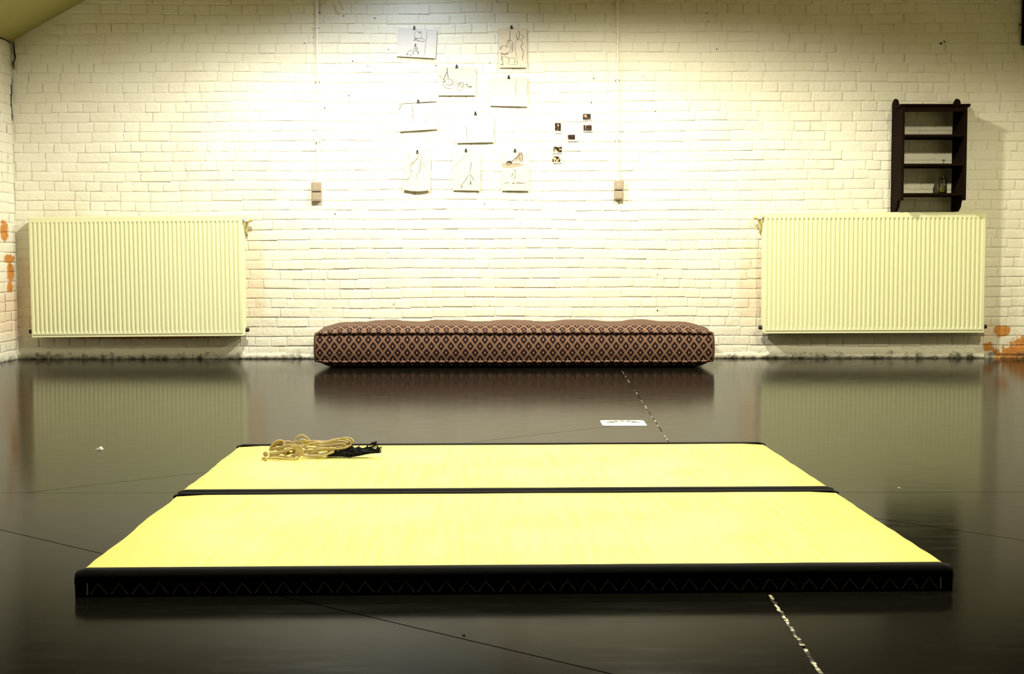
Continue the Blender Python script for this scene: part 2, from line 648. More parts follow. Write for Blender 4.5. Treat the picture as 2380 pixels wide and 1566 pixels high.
# ------------------------------------------------------------------ brick walls
gable = [(LEFT_X - 0.25, -0.2), (RIGHT_X + 0.25, -0.2), (RIGHT_X + 0.25, roof_z(RIGHT_X)), (RIGHT_X, roof_z(RIGHT_X)),
         (RIDGE_X, roof_z(RIDGE_X)), (LEFT_X, EAVE_Z), (LEFT_X - 0.25, EAVE_Z)]
b = MB()
b.prism(gable, 'y', 0.0, 0.25)
wall_back = structure(b.build('wall_back', M['paint']))

def brick_mesh(length, height, proud, rnd):
    """soft, paint-filled brick face: flat middle, narrow irregular rim; front looks to -y"""
    xs = [-0.5, -0.5 + 0.004 / length, -0.5 + 0.011 / length, 0.5 - 0.011 / length, 0.5 - 0.004 / length, 0.5]
    zs = [-0.5, -0.5 + 0.003 / height, -0.5 + 0.010 / height, 0.5 - 0.016 / height, 0.5 - 0.007 / height, 0.5]
    n = 6
    fill_l, fill_r = rnd.uniform(-0.0035, 0.0012), rnd.uniform(-0.0035, 0.0012)
    fill_t, fill_b = rnd.uniform(-0.0015, 0.001), rnd.uniform(-0.0008, 0.002)
    tx, tz = rnd.uniform(-1, 1) * 0.0010, rnd.uniform(-1, 1) * 0.0010
    vv = []
    for j, z in enumerate(zs):
        for i, x in enumerate(xs):
            ri, rj = i in (0, n - 1), j in (0, n - 1)
            px = x * length + rnd.uniform(-1, 1) * (0.003 if ri else 0.0014)
            pz = z * height + rnd.uniform(-1, 1) * (0.003 if rj else 0.0012)
            if ri and rj:
                px -= math.copysign(0.0065, x)
                pz -= math.copysign(0.0055, z)
            py = -proud + tx * x * 2 + tz * z * 2 + rnd.uniform(-1, 1) * 0.0006
            if i in (1, n - 2) or j in (1, n - 2):
                py += 0.0006
            if ri:
                py = max(py, fill_l if i == 0 else fill_r)
            if rj:
                py = max(py, fill_b if j == 0 else fill_t) + rnd.uniform(-1, 1) * 0.0006
            vv.append((px, py, pz))
    fs = []
    for j in range(n - 1):
        for i in range(n - 1):
            a = j * n + i
            fs.append((a, a + 1, a + n + 1, a + n))
    return vv, fs

COURSE = 0.0735
rnd = random.Random(11)
protos = {}
for kind, ln in (('s', 0.228), ('h', 0.110)):
    protos[kind] = []
    for k in range(14):
        vv, fs = brick_mesh(ln, COURSE - 0.003, rnd.uniform(0.0026, 0.0046), rnd)
        m = MB()
        m.add(vv, fs)
        protos[kind].append((m, m.mesh('brick', M['paint'], (0, 0, 0), True)))

occl = [(70, 500, 575, 785), (1772, 488, 2292, 776), (735, 745, 1655, 860), (2070, 235, 2245, 488), (921, 66, 1017, 136),
        (1158, 66, 1225, 157), (1018, 156, 1108, 222), (1137, 181, 1228, 247), (926, 236, 1018, 306), (1060, 265, 1150, 332),
        (938, 355, 1003, 443), (1051, 352, 1117, 443), (1164, 352, 1231, 443)]
bricks = []
zc = 0.02
row = 0
while zc < 3.05:
    z = zc + COURSE / 2
    wob = rnd.uniform(-0.003, 0.003)
    x = LEFT_X + rnd.uniform(-0.02, 0.02) - (0.057 if row % 4 == 1 else 0.0)
    header_row = row % 2 == 1
    while x < RIGHT_X:
        if header_row:
            kind = 's' if rnd.random() < 0.12 else 'h'
        else:
            kind = 'h' if rnd.random() < 0.14 else 's'
        pitch = (0.235 if kind == 's' else 0.117) * rnd.uniform(0.965, 1.035)
        xc = x + pitch / 2
        if xc - pitch / 2 > LEFT_X - 0.05 and roof_z(xc) > z + 0.06:
            wav = 0.005 * math.sin(xc * 1.7 + row * 0.2) + 0.004 * math.sin(xc * 4.1 + row * 0.6) + rnd.uniform(-0.0015, 0.0015)
            if xc - pitch / 2 < LEFT_X + 0.004:
                sx = (xc + pitch / 2 - LEFT_X - 0.004) / pitch
                xc2 = (LEFT_X + 0.004 + xc + pitch / 2) / 2
            else:
                sx, xc2 = 1.0, xc
            if sx > 0.25:
                bricks.append((kind, xc2, z + wob + wav, pitch * sx, rnd.randrange(14), rnd.uniform(0.0, 0.0016),
                               rnd.uniform(-0.010, 0.010)))
        x += pitch
    zc += COURSE * rnd.uniform(0.985, 1.015)
    row += 1

def brick_rank(bk):
    kind, xc, z, pitch, k, dy, rot = bk
    ax, ay = to_px((xc - pitch / 2, 0, z + COURSE / 2))
    bx_, by_ = to_px((xc + pitch / 2, 0, z - COURSE / 2))
    cx, cy = (ax + bx_) / 2, (ay + by_) / 2
    if ax < 0 or bx_ > W or ay < 0 or by_ > 830:
        return -1
    for (u0_, v0_, u1_, v1_) in occl:
        if u0_ - 30 < cx < u1_ + 30 and v0_ - 8 < cy < v1_ + 8:
            return -1
    return (bx_ - ax) * (by_ - ay)

order = sorted(range(len(bricks)), key=lambda i: -brick_rank(bricks[i]))
single = set(order[:300])
rest = MB()
for i, (kind, xc, z, pitch, k, dy, rot) in enumerate(bricks):
    base = 0.228 if kind == 's' else 0.110
    sx = (pitch - 0.003) / base
    mbp, me = protos[kind][k]
    if i in single:
        o = bpy.data.objects.new('brick', me)
        col.objects.link(o)
        o.parent = wall_back
        o.location = (xc, -dy, z)
        o.scale = (sx, 1, 1)
        o.rotation_euler = (0, rot, 0)
    else:
        c, s = math.cos(rot), math.sin(rot)
        rest.add([(xc + c * vx * sx + s * vz, vy - dy, z - s * vx * sx + c * vz) for (vx, vy, vz) in mbp.v], mbp.f)
o = rest.build('brick_field', M['paint'], wall_back, True)
o['kind'] = 'stuff'

# left wall: the strip by the corner shows its bricks
b = MB()
b.box(LEFT_X - 0.25, LEFT_X, BACK_Y, 0.0, -0.2, EAVE_Z)
wall_left = structure(b.build('wall_left', M['paint']))
zc, row = 0.0, 0
while zc < EAVE_Z - 0.05:
    z = zc + COURSE / 2
    y = -0.004
    first = rnd.choice(('h', 's', 'h'))
    while y > -1.0:
        kind = first if row % 2 else rnd.choice(('h', 's', 'h'))
        pitch = (0.235 if kind == 's' else 0.117) * rnd.uniform(0.95, 1.04)
        mbp, me = protos[kind][rnd.randrange(14)]
        o = bpy.data.objects.new('brick', me)
        col.objects.link(o)
        o.parent = wall_left
        o.location = (LEFT_X + rnd.uniform(0.0, 0.002), y - pitch / 2, z + rnd.uniform(-0.003, 0.003))
        o.rotation_euler = (rnd.uniform(-0.01, 0.01), 0, math.pi / 2)
        o.scale = ((pitch - 0.003) / (0.228 if kind == 's' else 0.110), 1, 1)
        y -= pitch
    zc += COURSE
    row += 1

b = MB()
b.box(RIGHT_X, RIGHT_X + 0.25, BACK_Y, 0.0, -0.2, EAVE_Z)
structure(b.build('wall_right', M['plain_wall']))
b = MB()
b.prism(gable, 'y', BACK_Y - 0.2, BACK_Y)
structure(b.build('wall_front', M['plain_wall']))
b = MB()
for (xa, xb) in ((LEFT_X - 0.25, RIDGE_X), (RIDGE_X, RIGHT_X + 0.25)):
    za = EAVE_Z + SLOPE * (xa - LEFT_X) if xb == RIDGE_X else roof_z(RIDGE_X)
    zb = roof_z(RIDGE_X) if xb == RIDGE_X else EAVE_Z + SLOPE * (RIGHT_X - xb)
    b.prism([(xa, za), (xb, zb), (xb, zb + 0.15), (xa, za + 0.15)], 'y', BACK_Y - 0.2, 0.25)
structure(b.build('ceiling', M['roof']))

# rough plaster foot of the brick wall
b = MB()
n = 160
pts = []
for i in range(n + 1):
    x = LEFT_X + (3.55 - LEFT_X) * i / n
    under = (1 if (-3.75 < x < -2.05 or 1.9 < x < 3.5) else 0)
    h = (0.085 if under else 0.040) + 0.022 * noise.noise((x * 3.1, 0.3, 0)) + 0.012 * noise.noise((x * 11, 2, 0))
    d = 0.009 + 0.003 * noise.noise((x * 5, 7, 0)) + 0.004 * noise.noise((x * 19, 4, 0))
    pts.append((x, h, d))
vv = []
for (x, h, d) in pts:
    vv += [(x, -0.001, 0.0), (x, -d - 0.004, 0.0), (x, -d, h * 0.55), (x, -d * 0.65, h * 0.9), (x, -0.001, h)]
fs = []
for i in range(n):
    for k in range(4):
        fs.append((i * 5 + k, (i + 1) * 5 + k, (i + 1) * 5 + k + 1, i * 5 + k + 1))
b.add(vv, fs)
structure(b.build('baseboard_back', M['paint'], None, True))

# nails and drilled specks left in the wall
for (px, py, r) in ((743, 29, 4), (799, 37, 5), (871, 42, 5), (708, 100, 4), (728, 86, 3), (820, 142, 5), (855, 153, 4), (829, 172, 3),
                    (811, 222, 5), (755, 251, 5), (1014, 152, 5), (1380, 182, 5), (1643, 31, 5), (1646, 50, 4), (1666, 114, 5),
                    (1523, 258, 4), (1528, 721, 6), (1528, 638, 4), (1374, 238, 5), (903, 115, 4), (1138, 146, 4),
                    (2187, 101, 9), (2195, 97, 7), (2371, 57, 8), (1126, 474, 4), (779, 497, 5), (915, 706, 4), (902, 586, 3), (1495, 178, 3)):
    c = on_y(px, py, -0.006)
    m = MB()
    m.lathe([(r * 0.0008, 0.004), (r * 0.0009, -0.004), (r * 0.0007, -0.006)], c, 'y', 8)
    m.build('nail', M['nail'], wall_back, True, 40, origin=c)

# the crack running down the corner from the eave
m = MB()
pts = []
for (px, py) in ((31, 96), (32, 108), (33, 120), (35, 132), (34, 140), (30, 146), (32, 153), (33, 162)):
    pts.append(on_y(px, py, -0.010))
m.tube(pts, [0.003, 0.005, 0.006, 0.006, 0.004, 0.006, 0.004, 0.002], 5)
m.build('crack', M['crack'], wall_back)
def on_x(px, py, x):
    d = ray(px, py)
    return CAM + d * ((x - CAM.x) / d.x)
m = MB()
pts = [on_x(px, py, LEFT_X + 0.0045) for (px, py) in ((29, 170), (27, 190), (26, 202), (26, 215), (25, 232), (26, 250), (27, 262), (28, 281))]
m.tube(pts, [0.002, 0.003, 0.004, 0.006, 0.006, 0.005, 0.006, 0.003], 5)
m.build('crack', M['crack'], wall_left)
m = MB()
pts = [(LEFT_X + 0.006, -0.55, EAVE_Z - 0.004), (LEFT_X + 0.006, -0.35, EAVE_Z - 0.008), (LEFT_X + 0.006, -0.1, EAVE_Z - 0.004), (LEFT_X + 0.005, -0.01, EAVE_Z - 0.01)]
m.tube(pts, [0.003, 0.006, 0.003, 0.004], 5)
m.build('crack', M['crack'], wall_left)


# ================================================================== RADIATORS
def radiator(x0, x1, z0, tilt, valve_right, label):
    yf, yb = -0.130, -0.045
    H_ = 0.90
    w = x1 - x0
    org = Vector((x0, -0.09, z0))
    root = thing('panel_radiator', org, label, 'radiator', 'cream panel radiators on the brick wall')
    nr = 48
    edge = 0.012
    pitch = (w - 2 * edge) / nr
    # pressed front panel: recessed channels between the ribs
    xs = [(0.0, 0.0)]
    for k in range(nr):
        a = edge + k * pitch
        xs += [(a + pitch * 0.06, 0), (a + pitch * 0.22, 1), (a + pitch * 0.50, 1), (a + pitch * 0.66, 0), (a + pitch * 0.80, -0.12), (a + pitch * 0.92, -0.12)]
    xs.append((w, 0.0))
    zs = [(0.0, 0), (0.022, 0), (0.030, 0), (0.044, 1), (H_ - 0.053, 1), (H_ - 0.040, 0), (H_ - 0.004, 0), (H_, 0)]
    D = 0.0085
    vv = []
    for j, (z, fz) in enumerate(zs):
        for (x, fx) in xs:
            y = yf + D * fx * fz
            if j == len(zs) - 1:
                y += 0.004
            vv.append((x0 + x, y, z0 + z))
    nx = len(xs)
    fs = [(j * nx + i, j * nx + i + 1, (j + 1) * nx + i + 1, (j + 1) * nx + i) for j in range(len(zs) - 1) for i in range(nx - 1)]
    m = MB().add(vv, fs)
    m.build('front_panel', M['radiator'], root, True, 28)
    MB().box(x0 + 0.01, x1 - 0.01, yb - 0.012, yb, z0 + 0.01, z0 + H_ - 0.01).build('back_panel', M['radiator'], root)
    for sx in (0, 1):
        xa = x0 if sx == 0 else x1
        s = -1 if sx == 0 else 1
        MB().prism([(xa - s * 0.003, yf + 0.001), (xa + s * 0.006, yf + 0.006), (xa + s * 0.013, yf + 0.028), (xa + s * 0.013, yb), (xa - s * 0.003, yb)],
                   'z', z0 + 0.004, z0 + H_ - 0.002).build('side_panel', M['radiator'], root)
    # top grille
    g = MB()
    g.box(x0, x1, yf + 0.004, yf + 0.016, z0 + H_ - 0.010, z0 + H_)
    g.box(x0, x1, yb - 0.012, yb, z0 + H_ - 0.010, z0 + H_)
    k = 0
    xx = x0 + 0.01
    while xx < x1 - 0.02:
        g.box(xx, xx + 0.012, yf + 0.016, yb - 0.012, z0 + H_ - 0.008, z0 + H_ - 0.001)
        xx += 0.03
    g.build('top_grille', M['radiator'], root)
    # lower lip with its dark slot
    MB().box(x0 + 0.004, x1 - 0.004, yf - 0.0005, yf + 0.004, z0 + 0.0135, z0 + 0.0185).build('slot', M['rad_dark'], root)
    MB().box(x0, x1, yf - 0.004, yf + 0.02, z0, z0 + 0.012).build('lower_lip', M['radiator'], root)
    # brackets to the wall
    for t in (0.15, 0.5, 0.85):
        xb_ = x0 + w * t
        MB().box(xb_ - 0.015, xb_ + 0.015, yb, -0.012, z0 + 0.06, z0 + 0.16).build('bracket', M['radiator'], root)
    # blanking plugs at the lower corners
    for xa, s in ((x0, -1), (x1, 1)):
        pm = MB()
        pm.lathe([(0.016, 0.0), (0.016, s * 0.020), (0.012, s * 0.026)], (xa + s * 0.012, yf + 0.045, z0 + 0.042), 'x', 14)
        pm.build('plug', M['black_plastic'], root, True, 40)
    # thermostatic valve at an upper corner
    s = 1 if valve_right else -1
    xa = x1 if valve_right else x0
    vc = Vector((xa + s * 0.040, yf + 0.045, z0 + H_ - 0.030))
    vb = MB()
    vb.lathe([(0.011, -s * 0.034), (0.011, -s * 0.012), (0.016, -s * 0.010), (0.016, s * 0.006), (0.012, s * 0.020)], vc, 'x', 14)
    valve = vb.build('valve', M['metal'], root, True, 40)
    hb = MB()
    hb.lathe([(0.017, 0.012), (0.020, 0.000), (0.024, -0.012), (0.024, -0.040), (0.021, -0.048)], vc, 'y', 22)
    head = hb.build('thermostat_head', M['valve'], root, True, 40)
    cb = MB()
    cb.lathe([(0.0185, -0.046), (0.0185, -0.051), (0.0160, -0.054)], vc, 'y', 22)
    cb.build('dial_cap', M['valve_cap'], head, True, 40)
    tri = MB()
    tri.prism([(vc.x - 0.006, vc.z + 0.001), (vc.x + 0.006, vc.z + 0.001), (vc.x, vc.z + 0.009)], 'y', vc.y - 0.0535, vc.y - 0.0548)
    tri.build('dial_mark', M['metal'], head)
    ob = MB()
    ob.lathe([(0.014, 0.0), (0.018, s * 0.010), (0.016, s * 0.022), (0.010, s * 0.030)], vc + Vector((s * 0.012, 0.006, -0.002)), 'x', 16)
    ob.build('sensor_cap', M['valve'], root, True, 40)
    # tapering tail that feeds the wall pipe
    tl = MB()
    tl.tube([vc + Vector((0, 0.008, -0.012)), vc + Vector((-s * 0.008, 0.012, -0.05)), vc + Vector((-s * 0.016, 0.02, -0.085)),
             vc + Vector((-s * 0.018, 0.04, -0.100)), (vc.x - s * 0.018, -0.012, vc.z - 0.104)], [0.015, 0.012, 0.009, 0.008, 0.008], 10)
    tl.build('supply_pipe', M['valve'], root, True, 50)
    root.rotation_euler = (0, -math.radians(tilt), 0)
    return root

radiator(-3.630, -2.046, 0.172, 0.40, True, 'cream ribbed panel radiator in the left corner with its valve at top right')
radiator(1.864, 3.503, 0.197, 0.15, False, 'cream ribbed panel radiator under the dark shelf with its valve at top left')


# ================================================================== CONDUITS AND SOCKET BOXES
def socket_pair(px0, px1, pyt, pym0, pym1, pyb, label_box, label_tube, cable):
    yb, yf = -0.007, -0.046
    a, c = on_y(px0, pyt, yf), on_y(px1, pyb, yf)
    xa, xb = a.x, c.x
    zt, zb = a.z, c.z
    zm0, zm1 = on_y(px0, pym0, yf).z, on_y(px0, pym1, yf).z
    root = thing('socket_box', ((xa + xb) / 2, yb, zb), label_box, 'socket', 'pairs of taupe surface socket boxes')
    for (z0, z1, nm) in ((zm0, zt, 'upper_box'), (zb, zm1, 'lower_box')):
        m = MB()
        m.prism([(xa + 0.004, yb), (xb - 0.004, yb), (xb - 0.002, yf + 0.012), (xb, yf + 0.010), (xb, yf + 0.003), (xb - 0.004, yf), (xa + 0.004, yf), (xa, yf + 0.003), (xa, yf + 0.010), (xa + 0.002, yf + 0.012)],
                'z', z0 + 0.001, z1 - 0.001)
        part = m.build(nm, M['socket'], root)
        MB().rbox(xa + 0.007, xb - 0.007, yf - 0.003, yf + 0.001, z0 + 0.008, z1 - 0.008, 0.002).build('rocker', M['socket'], part)
    MB().box(xa + 0.008, xb - 0.008, yf + 0.012, yb, zm1 - 0.002, zm0 + 0.002).build('joining_neck', M['rad_dark'], root)
    xm = on_y(cable, 200, -0.018).x
    tube = MB()
    tube.tube([((xa + xb) / 2, -0.020, zt - 0.002), ((xa + xb) / 2, -0.020, zt + 0.04), (xm, -0.020, zt + 0.09), (xm, -0.020, 2.2), (xm + 0.002, -0.020, 3.02)], 0.0105, 12)
    r2 = thing('wall_conduit', (xm, -0.02, zt), label_tube, 'conduit', 'white conduits down the brick wall')
    tube.build('pipe', M['conduit'], r2, True, 60)
    MB().box(xm - 0.016, xm + 0.016, -0.032, -0.006, zt + 0.0, zt + 0.022).build('gland', M['conduit'], r2)
    for z in (zt + 0.30, zt + 0.75, zt + 1.15):
        MB().rbox(xm - 0.017, xm + 0.017, -0.0335, -0.006, z, z + 0.014, 0.004).build('clip', M['conduit'], r2)

socket_pair(723.3, 747, 423, 444.5, 446.5, 467, 'taupe double socket box at the foot of the left white conduit, unmarked',
            'white painted conduit running down the wall left of the pinned drawings', 738)
socket_pair(1427.5, 1449.5, 419, 441, 443, 463, 'taupe double socket box at the foot of the right conduit, by the small photos',
            'white painted conduit running down the wall right of the pinned drawings', 1435)
mk = MB()
c = on_y(1438, 428, -0.0495)
mk.box(c.x - 0.0015, c.x + 0.0015, -0.0500, -0.0488, c.z - 0.007, c.z + 0.007)
for o in list(col.objects):
    if o.name == 'upper_box.001':
        mk.build('switch_mark', M['print_white'], o)

for (pts, lab) in ((((783, -60), (785, -20), (788, 0), (791, 10), (798, 23)), 'short loose wire end hanging at the top edge, right of the left conduit'),
                   (((1470, -60), (1447, -20), (1436, -4), (1430, 4), (1423, 12)), 'short loose wire end hanging at the top edge, beside the right conduit')):
    P = [on_y(px, py, -0.05 - 0.0005 * (23 - py)) for (px, py) in pts]
    m = MB()
    m.tube(P, 0.0035, 8)
    root = tag(m.build('loose_wire', M['wire'], None, True, 50, origin=P[-1]), lab, 'wire', 'loose wire ends at the top of the wall')

# dark box reaching in at the right edge, high on the wall
xq = on_y(2376, 50, -0.02).x
zq = on_y(2376, 105, -0.02).z
root = thing('dark_panel', (xq + 0.15, -0.02, zq), 'dark upright panel edge high on the wall at the right edge of the frame', 'panel')
MB().box(xq, xq + 0.28, -0.05, -0.007, zq, zq + 0.6).build('backing', M['wood'], root)
MB().rbox(xq + 0.004, xq + 0.276, -0.062, -0.050, zq + 0.004, zq + 0.596, 0.003).build('facing', M['wood'], root)


# ================================================================== SHELF
SD = 0.27      # depth of the shelf
xl = on_y(2070, 400, 0).x
xr_in = on_y(2211, 400, 0).x
th = 0.020
xr = xr_in + th
yb_, yf_ = -0.010, -0.010 - SD
z_top = on_y(2160, 243, yf_).z
shelf_z = [on_y(2160, p, yf_).z for p in (312, 380, 448.5)]
z_fin = on_y(2081, 230, -0.06).z
z_low_front = on_y(2240, 465, yf_).z
z_low = on_y(2068, 489, -0.02).z - 0.012
shelf = thing('wall_shelf', ((xl + xr) / 2, yb_, z_low), 'dark stained wooden hanging shelf with three open boards above the right radiator', 'shelf')
def side_profile():
    pts = [(yb_, z_low), (yb_ - SD * 0.42, z_low)]
    pts += [(yb_ - SD * 0.60, z_low + 0.030), (yb_ - SD * 0.66, z_low + 0.062), (yb_ - SD * 0.72, z_low_front + 0.005), (yb_ - SD * 0.78, z_low_front)]
    pts += [(yf_ + 0.010, z_low_front), (yf_, z_low_front + 0.010), (yf_, z_top - 0.012)]
    cz = z_fin - 0.040
    pts += [(yb_ - 0.115, z_top - 0.012), (yb_ - 0.115, cz - 0.004)]
    for k in range(17):
        a = math.pi * (k / 16.0)
        pts.append((yb_ - 0.058 - 0.057 * math.cos(a), cz + 0.034 * math.sin(a) + (0.006 if k == 8 else 0)))
    pts += [(yb_, cz)]
    return pts
for (xa, xb) in ((xl, xl + th), (xr - th, xr)):
    m = MB()
    m.prism(side_profile(), 'x', xa, xb)
    m.build('side_panel', M['wood'], shelf)
m = MB()
m.prism([(yb_ - 0.115, z_top - 0.016), (yf_ + 0.004, z_top - 0.016), (yf_ - 0.012, z_top - 0.004), (yf_ - 0.014, z_top + 0.004), (yb_ - 0.115, z_top + 0.004)], 'x', xl - 0.014, xr + 0.018)
m.build('top_board', M['wood'], shelf)
MB().box(xl + th, xr - th, yb_ - 0.115, yb_, z_top - 0.016, z_top + 0.0).build('top_board_back', M['wood'], shelf)
MB().box(xl + th, xr - th, yf_ + 0.012, yf_ + 0.026, z_top - 0.050, z_top - 0.016).build('top_rail', M['wood'], shelf)
for z in shelf_z:
    m = MB()
    m.prism([(yb_, z - 0.018), (yf_ + 0.004, z - 0.018), (yf_, z - 0.014), (yf_, z - 0.003), (yf_ + 0.004, z), (yb_, z)], 'x', xl + th, xr - th)
    m.build('shelf_board', M['wood'], shelf)

# jar on the lowest board
yj = -0.13
jc = on_y(2190, 448, yj)
jz = shelf_z[2]
jr = 0.033
jh = on_y(2190, 407, yj).z - jz
root = thing('glass_jar', (jc.x, yj, jz), 'glass jar with yellow-green liquid and a dried flower on the lowest shelf board', 'jar')
m = MB()
m.lathe([(jr * 0.9, 0.0), (jr, 0.006), (jr, jh * 0.72), (jr * 0.93, jh * 0.80), (jr * 0.80, jh * 0.84), (jr * 0.80, jh * 0.92),
         (jr * 0.72, jh * 0.92), (jr * 0.72, jh * 0.84), (jr * 0.88, jh * 0.78), (jr * 0.92, jh * 0.70), (jr * 0.92, 0.010), (jr * 0.5, 0.006)], (jc.x, yj, jz), 'z', 24)
m.build('jar_body', M['glass'], root, True, 50)
m = MB()
lq = on_y(2190, 432, yj).z - jz
m.lathe([(jr * 0.86, 0.012), (jr * 0.905, 0.016), (jr * 0.905, lq)], (jc.x, yj, jz), 'z', 20)
m.build('liquid', M['liquid'], root, True, 50)
m = MB()
m.tube([(jc.x + 0.004, yj, jz + 0.015), (jc.x + 0.010, yj, jz + jh * 0.5), (jc.x - 0.004, yj, jz + jh * 0.9)], 0.002, 6)
m.tube([(jc.x - 0.006, yj, jz + 0.015), (jc.x + 0.002, yj, jz + jh * 0.45), (jc.x + 0.018, yj, jz + jh * 0.74)], 0.002, 6)
rr = random.Random(5)
for (cx, cz, s) in ((-0.004, 0.92, 0.016), (0.021, 0.78, 0.011), (-0.014, 0.84, 0.013), (0.004, 0.76, 0.012), (-0.016, 0.42, 0.012), (0.018, 0.44, 0.009)):
    c = Vector((jc.x + cx, yj, jz + jh * cz))
    for k in range(6):
        a = rr.uniform(0, 6.28)
        e = rr.uniform(-0.8, 0.8)
        d = Vector((math.cos(a) * math.cos(e), math.sin(a) * math.cos(e), math.sin(e)))
        sd = d.cross(Vector((0.3, 0.5, 0.8))).normalized() * s * 0.35
        m.add([c, c + d * s * 0.5 + sd, c + d * s, c + d * s * 0.5 - sd], [(0, 1, 2, 3)])
m.build('dried_flower', M['leaf'], root)
# little sprig lying on the middle board
sc_ = on_y(2192, 379, yj)
root = thing('dried_sprig', (sc_.x, yj, shelf_z[1]), 'tiny dried flower sprig on the middle shelf board', 'dried flower')
m = MB()
m.tube([(sc_.x, yj, shelf_z[1]), (sc_.x + 0.003, yj, shelf_z[1] + 0.028)], 0.0018, 6)
m.build('stem', M['leaf'], root)
m = MB()
c0 = Vector((sc_.x + 0.003, yj, shelf_z[1] + 0.030))
for k in range(16):
    a = rr.uniform(0, 6.28)
    e = rr.uniform(-0.4, 1.2)
    d = Vector((math.cos(a) * math.cos(e), math.sin(a) * math.cos(e), math.sin(e)))
    s = rr.uniform(0.010, 0.017)
    sd = d.cross(Vector((0.3, 0.5, 0.8))).normalized() * s * 0.18
    m.add([c0, c0 + d * s * 0.6 + sd, c0 + d * s, c0 + d * s * 0.6 - sd], [(0, 1, 2, 3)])
m.build('flower_head', M['leaf'], root)


# ================================================================== DRAWINGS ON CLIPS
def clip_parts(root, px, py, y):
    c = on_y(px, py, y)
    m = MB()
    m.prism([(y - 0.007, c.z - 0.001), (y + 0.004, c.z - 0.001), (y, c.z + 0.010), (y - 0.003, c.z + 0.010)], 'x', c.x - 0.010, c.x + 0.010)
    cl = m.build('binder_clip', M['clip'], root)
    m = MB()
    m.tube([(c.x - 0.004, y - 0.002, c.z + 0.008), (c.x - 0.0055, y - 0.004, c.z + 0.017), (c.x - 0.003, y - 0.004, c.z + 0.023),
            (c.x + 0.003, y - 0.004, c.z + 0.023), (c.x + 0.0055, y - 0.004, c.z + 0.017), (c.x + 0.004, y - 0.002, c.z + 0.008)], 0.0022, 6)
    m.box(c.x - 0.004, c.x + 0.004, y - 0.0045, y - 0.0030, c.z + 0.008, c.z + 0.022)
    m.build('clip_handle', M['clip'], cl)

def smooth_line(pts, per=5):
    out = []
    n = len(pts)
    for i in range(n - 1):
        p0, p1, p2, p3 = pts[max(i - 1, 0)], pts[i], pts[i + 1], pts[min(i + 2, n - 1)]
        for k in range(per):
            t = k / per
            out.append(tuple(0.5 * ((2 * p1[a]) + (-p0[a] + p2[a]) * t + (2 * p0[a] - 5 * p1[a] + 4 * p2[a] - p3[a]) * t * t +
                                    (-p0[a] + 3 * p1[a] - 3 * p2[a] + p3[a]) * t ** 3) for a in range(len(p1))))
    out.append(tuple(pts[-1]))
    return out

Z1 = lambda x, y: (880 + x / 6.263, 40 + y / 6.263)       # reading scale for the upper sheets
Z2 = lambda x, y: (880 + x / 6.263, 220 + y / 6.263)      # and for the lower ones

